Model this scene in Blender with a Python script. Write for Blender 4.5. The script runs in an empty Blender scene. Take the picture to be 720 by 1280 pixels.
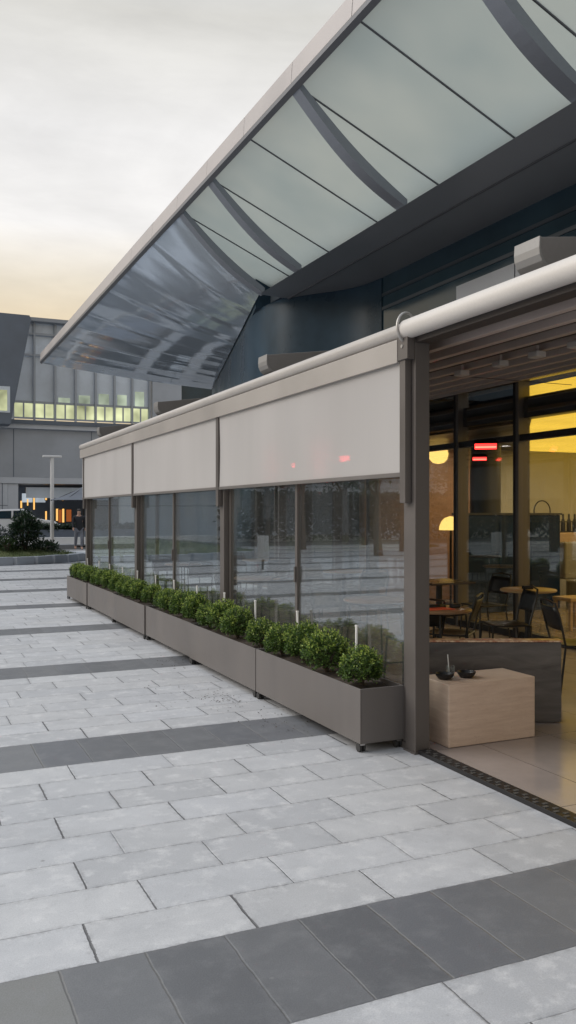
import bpy, bmesh, math, random
from mathutils import Vector, Matrix, noise
R = math.radians
random.seed(11)
scene = bpy.context.scene
COL = scene.collection
H = 1.6                                   # eye height

# ------------------------------------------------------------------ node helpers
def new_mat(name):
    m = bpy.data.materials.new(name); m.use_nodes = True
    nt = m.node_tree
    for n in list(nt.nodes): nt.nodes.remove(n)
    out = nt.nodes.new('ShaderNodeOutputMaterial')
    return m, nt, out
def setin(nt, sock, v):
    if hasattr(v, 'is_output'): nt.links.new(v, sock)
    elif v is not None: sock.default_value = v
def math_(nt, op, a, b=None, c=None, clamp=False):
    n = nt.nodes.new('ShaderNodeMath'); n.operation = op; n.use_clamp = clamp
    setin(nt, n.inputs[0], a)
    if b is not None: setin(nt, n.inputs[1], b)
    if c is not None: setin(nt, n.inputs[2], c)
    return n.outputs[0]
def mixc(nt, f, a, b, mode='MIX'):
    n = nt.nodes.new('ShaderNodeMix'); n.data_type = 'RGBA'; n.blend_type = mode
    setin(nt, n.inputs[0], f)
    for s, v in ((n.inputs[6], a), (n.inputs[7], b)):
        setin(nt, s, (v[0], v[1], v[2], 1) if isinstance(v, tuple) else v)
    return n.outputs[2]
def noise_(nt, vec, scale, detail=4, rough=.55, dist=0.):
    n = nt.nodes.new('ShaderNodeTexNoise')
    n.inputs['Scale'].default_value = scale; n.inputs['Detail'].default_value = detail
    n.inputs['Roughness'].default_value = rough; n.inputs['Distortion'].default_value = dist
    if vec is not None: nt.links.new(vec, n.inputs['Vector'])
    return n.outputs[0]
def ramp_(nt, f, stops):
    n = nt.nodes.new('ShaderNodeValToRGB'); cr = n.color_ramp
    while len(cr.elements) < len(stops): cr.elements.new(.5)
    for e, (p, c) in zip(cr.elements, stops):
        e.position = p; e.color = (c, c, c, 1) if not isinstance(c, tuple) else (c[0], c[1], c[2], 1)
    nt.links.new(f, n.inputs[0]); return n.outputs[0]
def mapr(nt, v, a, b, c, d):
    n = nt.nodes.new('ShaderNodeMapRange'); setin(nt, n.inputs[0], v)
    for i, x in enumerate((a, b, c, d)): n.inputs[i+1].default_value = x
    return n.outputs[0]
def bump_(nt, h, strength=.3, dist=.01):
    n = nt.nodes.new('ShaderNodeBump'); n.inputs['Strength'].default_value = strength
    n.inputs['Distance'].default_value = dist; nt.links.new(h, n.inputs['Height']); return n.outputs[0]
def scale_vec(nt, v, s):
    n = nt.nodes.new('ShaderNodeMapping'); n.inputs['Scale'].default_value = s
    nt.links.new(v, n.inputs[0]); return n.outputs[0]
def pos(nt): return nt.nodes.new('ShaderNodeNewGeometry').outputs['Position']
def objc(nt): return nt.nodes.new('ShaderNodeTexCoord').outputs['Object']
def bsdf(nt, out, color, rough=.5, metal=0., normal=None, spec=None, emis=None, estr=0., coat=0.):
    n = nt.nodes.new('ShaderNodeBsdfPrincipled')
    setin(nt, n.inputs['Base Color'], (color[0], color[1], color[2], 1) if isinstance(color, tuple) else color)
    setin(nt, n.inputs['Roughness'], rough); setin(nt, n.inputs['Metallic'], metal)
    if normal is not None: nt.links.new(normal, n.inputs['Normal'])
    if spec is not None: n.inputs['Specular IOR Level'].default_value = spec
    if coat: n.inputs['Coat Weight'].default_value = coat
    if emis is not None:
        n.inputs['Emission Color'].default_value = (*emis, 1); n.inputs['Emission Strength'].default_value = estr
    if out is not None: nt.links.new(n.outputs[0], out.inputs[0])
    return n.outputs[0]

def painted(name, c, rough=.45, metal=0., var=.12, scale=3., bump=.03, fine=60., spec=.5, streak=False):
    m, nt, out = new_mat(name)
    v = pos(nt)
    vv = scale_vec(nt, v, (1, 1, .18)) if streak else v
    n1 = noise_(nt, vv, scale, 5, .6); n2 = noise_(nt, v, fine, 3)
    k = math_(nt, 'ADD', mapr(nt, n1, .3, .7, 1-var, 1+var), mapr(nt, n2, .3, .7, -.03, .03))
    col = mixc(nt, 1., c, k, 'MULTIPLY')
    rr = mapr(nt, n1, .3, .7, max(.02, rough-.08), min(1, rough+.08))
    bsdf(nt, out, col, rr, metal, bump_(nt, n2, bump, .004), spec)
    return m
def wood(name, c1, c2, rough=.4, sc=(1.2, 1.2, 14)):
    m, nt, out = new_mat(name); v = objc(nt)
    n = noise_(nt, scale_vec(nt, v, sc), 3, 6, .6, .6)
    bsdf(nt, out, mixc(nt, mapr(nt, n, .3, .7, 0, 1), c1, c2), rough, 0, bump_(nt, n, .05, .003))
    return m
def emit(name, c, s, var=.0):
    m, nt, out = new_mat(name)
    e = nt.nodes.new('ShaderNodeEmission')
    e.inputs[1].default_value = s
    if var:
        n = noise_(nt, pos(nt), .8, 2)
        k = mapr(nt, n, .3, .7, 1-var, 1+var)
        nt.links.new(mixc(nt, 1., c, k, 'MULTIPLY'), e.inputs[0])
    else: e.inputs[0].default_value = (*c, 1)
    nt.links.new(e.outputs[0], out.inputs[0]); return m
def thin_glass(name, tint=(.86, .9, .9), ior=1.5, rough=.0, boost=1.0, wave=.0, base=.0, veil=.0):
    m, nt, out = new_mat(name)
    t = nt.nodes.new('ShaderNodeBsdfTransparent'); t.inputs[0].default_value = (*tint, 1)
    g = nt.nodes.new('ShaderNodeBsdfGlossy'); g.inputs['Roughness'].default_value = rough
    g.inputs['Color'].default_value = (.96, .98, 1, 1)
    f = nt.nodes.new('ShaderNodeFresnel'); f.inputs[0].default_value = ior
    if wave:
        n = noise_(nt, pos(nt), 1.1, 1)
        b = bump_(nt, n, wave, .02); nt.links.new(b, g.inputs['Normal'])
    k = math_(nt, 'MULTIPLY_ADD', f.outputs[0], boost, base, clamp=True)
    mx = nt.nodes.new('ShaderNodeMixShader'); nt.links.new(k, mx.inputs[0])
    nt.links.new(t.outputs[0], mx.inputs[1]); nt.links.new(g.outputs[0], mx.inputs[2])
    sh = mx.outputs[0]
    if veil:
        df = nt.nodes.new('ShaderNodeBsdfDiffuse'); df.inputs[0].default_value = (.72, .72, .72, 1)  # thin diffuse veil imitating haze, lifts the dark glass
        m3 = nt.nodes.new('ShaderNodeMixShader')
        dn = noise_(nt, scale_vec(nt, pos(nt), (1, 1.2, .5)), 1.8, 5, .65)
        nt.links.new(mapr(nt, dn, .3, .7, veil*.5, veil*1.5), m3.inputs[0])
        nt.links.new(sh, m3.inputs[1]); nt.links.new(df.outputs[0], m3.inputs[2]); sh = m3.outputs[0]
    nt.links.new(sh, out.inputs[0]); return m

M = {}
# --- paving: light granite courses 0.306 deep, a double dark course every 3.06 m
def paving():
    m, nt, out = new_mat('granite_paving')
    sx = nt.nodes.new('ShaderNodeSeparateXYZ'); v = pos(nt); nt.links.new(v, sx.inputs[0])
    warp = noise_(nt, v, 9, 3)
    w0 = math_(nt, 'ADD', mapr(nt, warp, .3, .7, -.0022, .0022), mapr(nt, noise_(nt, v, 1.4, 2), .3, .7, -.003, .003))
    x = math_(nt, 'ADD', sx.outputs[0], w0); y = math_(nt, 'ADD', sx.outputs[1], w0)
    yy = math_(nt, 'SUBTRACT', y, 2.44)
    mP = math_(nt, 'FLOORED_MODULO', yy, 3.06)
    band = math_(nt, 'LESS_THAN', mP, .612)
    row = math_(nt, 'FLOOR', math_(nt, 'DIVIDE', yy, .306))
    bandrow = math_(nt, 'MULTIPLY', math_(nt, 'FLOOR', math_(nt, 'DIVIDE', yy, 3.06)), 10.)
    rid = mixc(nt, band, row, bandrow)
    wn = nt.nodes.new('ShaderNodeTexWhiteNoise'); wn.noise_dimensions = '1D'; nt.links.new(rid, wn.inputs['W'])
    # alternate rows sit about half a stone apart with an irregular shift
    alt = math_(nt, 'FLOORED_MODULO', row, 2.)
    off = math_(nt, 'ADD', math_(nt, 'MULTIPLY', alt, .33), math_(nt, 'MULTIPLY', wn.outputs[0], .26))
    off = math_(nt, 'MULTIPLY', off, math_(nt, 'SUBTRACT', 1., band))
    L = math_(nt, 'MULTIPLY_ADD', band, -.306, .612)
    xo = math_(nt, 'ADD', math_(nt, 'ADD', x, off), -.19)
    mx = math_(nt, 'FLOORED_MODULO', xo, L)
    dx = math_(nt, 'MINIMUM', mx, math_(nt, 'SUBTRACT', L, mx))
    my = math_(nt, 'FLOORED_MODULO', yy, .306)
    dyl = math_(nt, 'MINIMUM', my, math_(nt, 'SUBTRACT', .306, my))
    dyb = math_(nt, 'MINIMUM', mP, math_(nt, 'SUBTRACT', .612, mP))
    dy = nt.nodes.new('ShaderNodeMix'); dy.data_type = 'FLOAT'
    nt.links.new(band, dy.inputs[0]); nt.links.new(dyl, dy.inputs[2]); nt.links.new(dyb, dy.inputs[3]); dy = dy.outputs[0]
    cid = nt.nodes.new('ShaderNodeCombineXYZ')
    nt.links.new(math_(nt, 'FLOOR', math_(nt, 'DIVIDE', xo, L)), cid.inputs[0]); nt.links.new(rid, cid.inputs[1])
    w2 = nt.nodes.new('ShaderNodeTexWhiteNoise'); w2.noise_dimensions = '3D'; nt.links.new(cid.outputs[0], w2.inputs['Vector'])
    rnd = w2.outputs[0]
    sep = nt.nodes.new('ShaderNodeSeparateColor'); nt.links.new(w2.outputs[1], sep.inputs[0])
    r2 = sep.outputs[1]; r3 = sep.outputs[2]
    big = noise_(nt, v, 1.3, 5, .62); mid = noise_(nt, v, 7., 6, .68); fine = noise_(nt, v, 160., 3, .6); speck = noise_(nt, v, 420, 2)
    lc = mixc(nt, r2, (.475, .485, .51), (.515, .52, .535))
    lc = mixc(nt, 1., lc, mapr(nt, rnd, 0, 1, .89, 1.06), 'MULTIPLY')
    cl = noise_(nt, v, 3.1, 7, .72, .4)
    lc = mixc(nt, mapr(nt, cl, .42, .70, 0, .42), lc, (.345, .355, .375))            # damp grey clouding
    lc = mixc(nt, mapr(nt, mid, .52, .68, 0, .6), lc, (.66, .66, .67))               # pale mineral bloom
    lc = mixc(nt, mapr(nt, big, .54, .72, 0, .5), lc, (.33, .335, .35))              # worn grey patches
    blot = noise_(nt, v, 17., 5, .75)
    lc = mixc(nt, mapr(nt, blot, .60, .72, 0, .35), lc, (.27, .27, .28))
    dc = mixc(nt, r2, (.128, .135, .152), (.15, .155, .165))
    left = math_(nt, 'MULTIPLY', math_(nt, 'LESS_THAN', sx.outputs[0], .497), math_(nt, 'LESS_THAN', sx.outputs[1], 3.1))
    dc = mixc(nt, math_(nt, 'MULTIPLY', left, .6), dc, (.235, .235, .22))            # a paler replaced slab run
    dc = mixc(nt, 1., dc, mapr(nt, rnd, 0, 1, .82, 1.20), 'MULTIPLY')
    dc = mixc(nt, mapr(nt, mid, .48, .70, 0, .4), dc, (.23, .235, .245))
    dc = mixc(nt, mapr(nt, big, .5, .7, 0, .4), dc, (.09, .092, .10))
    col = mixc(nt, band, lc, dc)
    k = math_(nt, 'ADD', mapr(nt, fine, .3, .7, .90, 1.10), mapr(nt, speck, .3, .7, -.09, .09))
    col = mixc(nt, 1., col, k, 'MULTIPLY')
    # small litter specks and gum marks
    vor = nt.nodes.new('ShaderNodeTexVoronoi'); vor.inputs['Scale'].default_value = 2.3; nt.links.new(v, vor.inputs['Vector'])
    gum = mapr(nt, vor.outputs[0], .012, .03, .8, 0)
    col = mixc(nt, gum, col, (.24, .24, .24))
    jn = noise_(nt, v, 26, 3, .7)
    wx = mapr(nt, math_(nt, 'MULTIPLY', r3, jn), .08, .5, .0008, .0068)      # cross joints open by differing amounts
    wy = mapr(nt, jn, .4, .7, .0007, .0026)
    jx = math_(nt, 'LESS_THAN', dx, wx); jy = math_(nt, 'LESS_THAN', dy, wy)
    jcol = mixc(nt, band, (.075, .075, .08), (.165, .165, .165))
    col = mixc(nt, math_(nt, 'MULTIPLY', jy, .62), col, jcol)
    col = mixc(nt, math_(nt, 'MULTIPLY', jx, .9), col, jcol)
    # arris wear beside the joints
    edge = math_(nt, 'MINIMUM', dx, dy)
    col = mixc(nt, math_(nt, 'MULTIPLY', mapr(nt, edge, .002, .03, .5, 0), mapr(nt, jn, .42, .66, 0, 1)), col, (.2, .2, .21))
    hgt = math_(nt, 'ADD', math_(nt, 'MULTIPLY', mapr(nt, edge, 0, .006, 0, 1), .6), math_(nt, 'MULTIPLY', mid, .35))
    hgt = math_(nt, 'ADD', hgt, math_(nt, 'MULTIPLY', fine, .22))
    hgt = math_(nt, 'ADD', hgt, math_(nt, 'MULTIPLY', rnd, .25))
    rough = math_(nt, 'SUBTRACT', mapr(nt, big, .3, .7, .5, .68), math_(nt, 'MULTIPLY', band, .1))
    bsdf(nt, out, col, rough, 0, bump_(nt, hgt, .5, .007), .42)
    return m
M['paving'] = paving()

def tiles(name, c1, c2, sx_, sy_, rough, joint=(.07, .06, .055)):
    m, nt, out = new_mat(name)
    v = pos(nt); s = nt.nodes.new('ShaderNodeSeparateXYZ'); nt.links.new(v, s.inputs[0])
    mx = math_(nt, 'FLOORED_MODULO', s.outputs[0], sx_); my = math_(nt, 'FLOORED_MODULO', s.outputs[1], sy_)
    d = math_(nt, 'MINIMUM', math_(nt, 'MINIMUM', mx, math_(nt, 'SUBTRACT', sx_, mx)), math_(nt, 'MINIMUM', my, math_(nt, 'SUBTRACT', sy_, my)))
    n = noise_(nt, v, 2.2, 6, .65); f = noise_(nt, v, 90, 2)
    col = mixc(nt, mapr(nt, n, .3, .7, 0, 1), c1, c2)
    col = mixc(nt, math_(nt, 'LESS_THAN', d, .0022), col, joint)
    bsdf(nt, out, col, mapr(nt, n, .3, .7, rough-.06, rough+.1), 0, bump_(nt, math_(nt, 'ADD', mapr(nt, d, 0, .004, 0, 1), math_(nt, 'MULTIPLY', f, .1)), .15, .003), .5)
    return m
M['terrace'] = tiles('terrace_tiles', (.30, .26, .245), (.37, .32, .30), .6, 1.2, .17)
M['asphalt'] = painted('asphalt', (.06, .062, .066), .85, var=.25, scale=1.2, bump=.3, fine=120)
M['taupe'] = painted('taupe_powder_coat', (.15, .138, .132), .5, .15, .06, 2., .04, 240)
M['planter'] = painted('planter_powder_coat', (.142, .130, .126), .5, .1, .1, 2.2, .05, 220, streak=True)
M['bronze'] = painted('bronze_profile', (.115, .103, .098), .42, .2, .06, 3., .03, 200)
M['fascia'] = painted('fascia_paint', (.36, .335, .315), .45, .1, .06, 1.2, .02, 150)
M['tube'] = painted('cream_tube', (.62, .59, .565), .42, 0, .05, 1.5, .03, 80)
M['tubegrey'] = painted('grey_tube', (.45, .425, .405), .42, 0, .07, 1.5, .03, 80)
M['silver'] = painted('silver_metal', (.42, .41, .40), .4, .5, .06, 2., .02, 120)
M['black'] = painted('black_metal', (.02, .02, .022), .4, .3, .1, 3.)
M['rubber'] = painted('rubber', (.03, .03, .031), .7, 0, .2, 8.)
M['steel'] = painted('caster_steel', (.45, .45, .46), .3, .9, .1, 10.)
M['soil'] = painted('soil', (.045, .032, .025), .95, 0, .4, 14., .6, 60)
M['wood_table'] = wood('table_wood', (.20, .11, .06), (.30, .18, .10), .3)
M['redglint'] = painted('orange_glint', (.72, .10, .045), .4, 0, .08, 4.)  # colour of the heaters' red reflection on the table
M['dark_top'] = painted('dark_table', (.05, .035, .032), .25, 0, .1, 4.)
M['brownwall'] = wood('brown_veneer', (.21, .105, .045), (.29, .15, .07), .45, (1, 1, 6))
M['olive'] = painted('olive_plaster', (.36, .345, .27), .8, 0, .1, 1.2)
M['navy'] = painted('navy_panel', (.004, .018, .06), .2, 0, .2, 1.)
M['charcoal'] = painted('charcoal_panel', (.035, .034, .036), .4, 0, .12, 1.)
M['slab'] = painted('slab_edge', (.008, .011, .02), .4, 0, .15, 1.)
M['tan'] = wood('tan_oak', (.36, .24, .12), (.45, .31, .17), .45)
M['grey_fabric'] = painted('grey_fabric', (.22, .21, .18), .9, 0, .12, 6., .2, 200)
M['white'] = painted('white_paint', (.72, .72, .72), .5, 0, .06, 2.)
M['concrete'] = painted('pale_concrete', (.52, .55, .60), .75, 0, .12, .35, .1, 20, streak=True)
M['greypanel'] = painted('grey_cladding', (.26, .28, .315), .5, .1, .1, .5)
M['midgrey'] = painted('mid_grey_cladding', (.38, .41, .46), .55, .1, .12, .4)
M['slate'] = painted('slate_cladding', (.125, .15, .19), .5, .1, .15, .5)
M['navyslate'] = painted('navy_slate', (.04, .055, .075), .4, .2, .1, 1.)
M['soffit'] = painted('soffit_panel', (.27, .285, .31), .4, .15, .08, .7)
M['fasciagrey'] = painted('canopy_fascia', (.40, .375, .375), .42, .25, .05, .8, .02, 60)
M['lip'] = painted('canopy_lip', (.12, .125, .14), .4, .3, .06, 1.)
M['rib'] = painted('rib_paint', (.25, .275, .325), .4, .25, .06, 1.)
M['darkglass'] = painted('dark_blue_glazing', (.018, .040, .058), .10, 0, .3, .5, .02, 2., spec=.5)
M['volumeglass'] = painted('upper_volume_glazing', (.028, .052, .078), .3, 0, .4, .6, .15, 1.2, spec=.14)
M['glass'] = thin_glass('enclosure_glass', (.93, .955, .96), 1.5, .0, .48, .06, .0, .018)
M['facadeglass'] = thin_glass('facade_glass', (.96, .96, .95), 1.45, .0, .30, .04, .0)
M['officeglass'] = painted('office_glazing', (.60, .67, .76), .25, 0., .16, .3, .02, 3.)  # pale base colour stands in for sky reflected in the panes
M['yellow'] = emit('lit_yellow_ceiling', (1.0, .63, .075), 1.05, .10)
M['globe'] = emit('lamp_glow', (1.0, .64, .17), 1.5)
M['red'] = emit('heater_glow', (1.0, .035, .03), 2.6)
M['redhot'] = emit('heater_element', (1.0, .16, .10), 3.2)
M['redsoft'] = emit('heater_glow_behind_screen', (1.0, .035, .05), 22.)
M['amber'] = emit('amber_light', (1.0, .55, .16), 1.0)
M['orange'] = emit('orange_light', (.8, .22, .06), .3)
M['winlight'] = emit('lit_window', (.78, .82, .48), .62, .6)
M['winlight2'] = emit('dim_lit_window', (.62, .72, .55), .5, .5)
M['coolwin'] = emit('cool_shop_light', (.75, .85, .95), .42, .2)
M['bark'] = painted('bark', (.09, .07, .055), .9, 0, .3, 8., .5, 30)
M['carpaint'] = painted('white_car_paint', (.75, .76, .78), .25, 0, .02, 2.)
M['cloth'] = painted('dark_clothing', (.018, .019, .024), .9, 0, .2, 12.)
M['denim'] = painted('pale_trousers', (.16, .17, .2), .9, 0, .15, 12.)
M['skin'] = painted('skin', (.45, .27, .2), .6, 0, .06, 9.)
M['hair'] = painted('hair', (.02, .015, .012), .6, 0, .2, 30.)
M['parasol'] = painted('parasol_canvas', (.13, .145, .175), .85, 0, .1, 2., .1, 120)

def travertine():
    m, nt, out = new_mat('travertine'); v = objc(nt)
    w = noise_(nt, scale_vec(nt, v, (1.0, 1.0, 8.)), 4.2, 8, .70, .35)
    f = noise_(nt, scale_vec(nt, v, (2, 2, 6)), 34, 4, .7)
    col = mixc(nt, mapr(nt, w, .3, .7, 0, 1), (.57, .42, .33), (.72, .57, .46))
    pits = mapr(nt, f, .62, .7, 0, .6)
    col = mixc(nt, pits, col, (.30, .19, .12))
    bsdf(nt, out, col, .5, 0, bump_(nt, math_(nt, 'SUBTRACT', w, pits), .25, .006)); return m
M['travertine'] = travertine()
def marble():
    m, nt, out = new_mat('dark_marble'); v = pos(nt)
    rot = nt.nodes.new('ShaderNodeMapping'); rot.inputs['Rotation'].default_value = (0, R(40), 0); rot.inputs['Scale'].default_value = (1, 1, 5)
    nt.links.new(v, rot.inputs[0])
    w = noise_(nt, rot.outputs[0], 2.2, 7, .6, .7)
    col = mixc(nt, mapr(nt, w, .35, .75, 0, 1), (.07, .064, .064), (.15, .14, .135))
    bsdf(nt, out, col, .25); return m
M['marble'] = marble()
def copper():
    m, nt, out = new_mat('copper_trim'); v = pos(nt)
    w = noise_(nt, v, 22., 3, .6)
    bsdf(nt, out, mixc(nt, mapr(nt, w, .4, .65, 0, 1), (.40, .17, .10), (.85, .70, .50)), .3, .55); return m
M['copper'] = copper()
def frosted():
    m, nt, out = new_mat('frosted_canopy_glass'); v = pos(nt)
    n = noise_(nt, v, .45, 3)
    c = mixc(nt, mapr(nt, n, .35, .65, 0, 1), (.44, .48, .445), (.59, .60, .53))
    t = nt.nodes.new('ShaderNodeBsdfTranslucent'); nt.links.new(c, t.inputs[0])
    d = bsdf(nt, None, (.35, .41, .41), .2)
    mx = nt.nodes.new('ShaderNodeMixShader'); mx.inputs[0].default_value = .3
    nt.links.new(t.outputs[0], mx.inputs[1]); nt.links.new(d, mx.inputs[2]); nt.links.new(mx.outputs[0], out.inputs[0])
    return m
M['frosted'] = frosted()
def polished():
    m, nt, out = new_mat('polished_soffit_metal'); v = pos(nt)
    n1 = noise_(nt, scale_vec(nt, v, (.22, .8, .22)), .9, 1.5, .45, .6)
    n2 = noise_(nt, v, .3, 2)
    nb = bump_(nt, math_(nt, 'ADD', n1, n2), .17, .20)
    bsdf(nt, out, (.66, .755, .87), .08, .5, nb); return m
M['polished'] = polished()
def screen_fabric():
    m, nt, out = new_mat('zip_screen_fabric'); v = pos(nt)
    w = noise_(nt, scale_vec(nt, v, (1, 1.0, .2)), 1.6, 3); f = noise_(nt, v, 420, 2)
    k = math_(nt, 'ADD', mapr(nt, w, .3, .7, .955, 1.045), mapr(nt, f, .3, .7, -.03, .03))
    col = mixc(nt, 1., (.495, .48, .478), k, 'MULTIPLY')
    d = bsdf(nt, None, col, .75, 0, bump_(nt, w, .05, .05), .3)
    t = nt.nodes.new('ShaderNodeBsdfTranslucent'); t.inputs[0].default_value = (.35, .33, .33, 1)
    mx = nt.nodes.new('ShaderNodeMixShader'); mx.inputs[0].default_value = .16
    nt.links.new(d, mx.inputs[1]); nt.links.new(t.outputs[0], mx.inputs[2])
    tr = nt.nodes.new('ShaderNodeBsdfTransparent')
    m2 = nt.nodes.new('ShaderNodeMixShader'); m2.inputs[0].default_value = .035
    nt.links.new(mx.outputs[0], m2.inputs[1]); nt.links.new(tr.outputs[0], m2.inputs[2])
    nt.links.new(m2.outputs[0], out.inputs[0]); return m
M['screen'] = screen_fabric()
def foliage(name, a, b, c):
    m, nt, out = new_mat(name)
    g = nt.nodes.new('ShaderNodeNewGeometry')
    col = ramp_(nt, g.outputs['Random Per Island'], [(0, a), (.5, b), (1, c)])
    d = nt.nodes.new('ShaderNodeBsdfPrincipled'); nt.links.new(col, d.inputs['Base Color']); d.inputs['Roughness'].default_value = .45
    t = nt.nodes.new('ShaderNodeBsdfTranslucent'); nt.links.new(col, t.inputs[0])
    mx = nt.nodes.new('ShaderNodeMixShader'); mx.inputs[0].default_value = .3
    nt.links.new(d.outputs[0], mx.inputs[1]); nt.links.new(t.outputs[0], mx.inputs[2]); nt.links.new(mx.outputs[0], out.inputs[0])
    return m
M['box_leaf'] = foliage('boxwood_leaves', (.03, .065, .02), (.075, .145, .03), (.17, .26, .055))
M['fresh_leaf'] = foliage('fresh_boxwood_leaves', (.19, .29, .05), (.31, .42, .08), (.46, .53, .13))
M['dark_leaf'] = foliage('dark_leaves', (.008, .02, .012), (.018, .04, .02), (.04, .07, .03))
M['grey_leaf'] = foliage('grey_leaves', (.05, .065, .07), (.08, .10, .10), (.11, .13, .125))
M['tree_leaf'] = foliage('tree_leaves', (.02, .04, .015), (.04, .075, .025), (.07, .11, .035))
def grass():
    m, nt, out = new_mat('grass_ground'); v = pos(nt)
    n = noise_(nt, v, 3., 6, .7); f = noise_(nt, v, 60, 3, .7)
    col = mixc(nt, mapr(nt, n, .3, .7, 0, 1), (.08, .12, .035), (.18, .19, .08))
    col = mixc(nt, 1., col, mapr(nt, f, .3, .7, .6, 1.4), 'MULTIPLY')
    bsdf(nt, out, col, .9, 0, bump_(nt, f, .8, .03)); return m
M['grass'] = grass()

# ------------------------------------------------------------------ mesh builder
class MB:
    def __init__(s): s.v = []; s.f = []
    def box(s, x0, x1, y0, y1, z0, z1):
        i = len(s.v)
        s.v += [(x, y, z) for z in (z0, z1) for y in (y0, y1) for x in (x0, x1)]
        s.f += [tuple(i+k for k in q) for q in ((0,2,3,1),(4,5,7,6),(0,1,5,4),(2,6,7,3),(0,4,6,2),(1,3,7,5))]
        return s
    def obox(s, c, size, rot):
        i = len(s.v); a, b, d = (q/2 for q in size); c = Vector(c)
        for z in (-d, d):
            for y in (-b, b):
                for x in (-a, a): s.v.append(tuple(c + rot @ Vector((x, y, z))))
        s.f += [tuple(i+k for k in q) for q in ((0,2,3,1),(4,5,7,6),(0,1,5,4),(2,6,7,3),(0,4,6,2),(1,3,7,5))]
        return s
    def beam(s, p0, p1, w, h):                       # rectangular bar between two points, h along vertical-ish
        p0, p1 = Vector(p0), Vector(p1); d = p1-p0; L = d.length; d.normalize()
        up = Vector((0, 0, 1)) if abs(d.z) < .95 else Vector((0, 1, 0))
        sd = d.cross(up).normalized(); u = sd.cross(d)
        rot = Matrix((d, sd, u)).transposed()
        return s.obox((p0+p1)/2, (L, w, h), rot)
    def tube(s, pts, r, n=8, caps=True, closed=False):
        pts = [Vector(p) for p in pts]; m = len(pts); base = len(s.v); u = None
        for k, p in enumerate(pts):
            if closed: d = pts[(k+1) % m]-pts[k-1]
            else: d = pts[min(k+1, m-1)]-pts[max(k-1, 0)]
            d.normalize()
            if u is None: u = d.orthogonal().normalized()
            else: u = (u-d*u.dot(d)).normalized()
            w = d.cross(u); rr = r[k] if isinstance(r, (list, tuple)) else r
            for j in range(n):
                a = 2*math.pi*j/n; s.v.append(tuple(p+u*math.cos(a)*rr+w*math.sin(a)*rr))
        for k in range(m if closed else m-1):
            k2 = (k+1) % m
            for j in range(n):
                s.f.append((base+k*n+j, base+k*n+(j+1) % n, base+k2*n+(j+1) % n, base+k2*n+j))
        if caps and not closed:
            s.f.append(tuple(base+j for j in reversed(range(n)))); s.f.append(tuple(base+(m-1)*n+j for j in range(n)))
        return s
    def lathe(s, c, prof, n=24, axis='Z'):
        c = Vector(c); base = len(s.v); m = len(prof)
        for r, z in prof:
            for j in range(n):
                a = 2*math.pi*j/n; x, y = r*math.cos(a), r*math.sin(a)
                p = (x, y, z) if axis == 'Z' else ((z, x, y) if axis == 'X' else (x, z, y))
                s.v.append(tuple(c+Vector(p)))
        for k in range(m-1):
            for j in range(n):
                s.f.append((base+k*n+j, base+k*n+(j+1) % n, base+(k+1)*n+(j+1) % n, base+(k+1)*n+j))
        s.f.append(tuple(base+j for j in reversed(range(n)))); s.f.append(tuple(base+(m-1)*n+j for j in range(n)))
        return s
    def prism(s, poly, d0, d1, axis):                # poly 2D swept along axis; axis 'Y': poly=(x,z); 'X': (y,z); 'Z': (x,y)
        def P(a, b, t): return {'Y': (a, t, b), 'X': (t, a, b), 'Z': (a, b, t)}[axis]
        i = len(s.v); n = len(poly)
        s.v += [P(a, b, d0) for a, b in poly]+[P(a, b, d1) for a, b in poly]
        s.f.append(tuple(i+k for k in range(n))); s.f.append(tuple(i+n+k for k in reversed(range(n))))
        for k in range(n): s.f.append((i+k, i+n+k, i+n+(k+1) % n, i+(k+1) % n))
        return s
    def grid(s, fn, nu, nv):
        i = len(s.v)
        for a in range(nu+1):
            for b in range(nv+1): s.v.append(tuple(fn(a/nu, b/nv)))
        for a in range(nu):
            for b in range(nv):
                q = i+a*(nv+1)+b; s.f.append((q, q+nv+1, q+nv+2, q+1))
        return s
    def build(s, name, mat, parent=None, smooth=False, bevel=0., solid=0., fixn=True):
        me = bpy.data.meshes.new(name)
        o0 = Vector((0, 0, 0)); p = parent
        while p is not None: o0 += p.location; p = p.parent
        me.from_pydata([tuple(Vector(v)-o0) for v in s.v], [], s.f)
        if fixn:
            bm = bmesh.new(); bm.from_mesh(me); bmesh.ops.recalc_face_normals(bm, faces=bm.faces); bm.to_mesh(me); bm.free()
        me.materials.append(mat)
        if smooth: me.shade_smooth() if hasattr(me, 'shade_smooth') else None
        o = bpy.data.objects.new(name, me); COL.objects.link(o)
        if parent is not None: o.parent = parent
        if smooth and bevel == 0:
            try: me.set_sharp_from_angle(angle=R(40))
            except Exception: pass
        if bevel:
            b = o.modifiers.new('bevel', 'BEVEL'); b.width = bevel; b.segments = 2; b.limit_method = 'ANGLE'; b.angle_limit = R(40)
        if solid:
            q = o.modifiers.new('solid', 'SOLIDIFY'); q.thickness = solid; q.offset = 0
        return o

def tag(o, label=None, cat=None, group=None, kind=None):
    if label: o['label'] = label
    if cat: o['category'] = cat
    if group: o['group'] = group
    if kind: o['kind'] = kind
    return o
def thing(name, label, cat, loc=(0, 0, 0), group=None):
    o = bpy.data.objects.new(name, None); COL.objects.link(o); o.location = loc; o.empty_display_size = .2
    return tag(o, label, cat, group)
def dup(o, parent=None):
    c = o.copy(); COL.objects.link(c)
    if parent is not None: c.parent = parent
    for ch in list(o.children): dup(ch, c)
    return c
def place(root, loc, rz=0., label=None):
    root.location = loc; root.rotation_euler = (0, 0, rz)
    if label: root['label'] = label
    return root
ORD = ['first', 'second', 'third', 'fourth', 'fifth', 'sixth', 'seventh', 'eighth', 'ninth', 'tenth']

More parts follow.
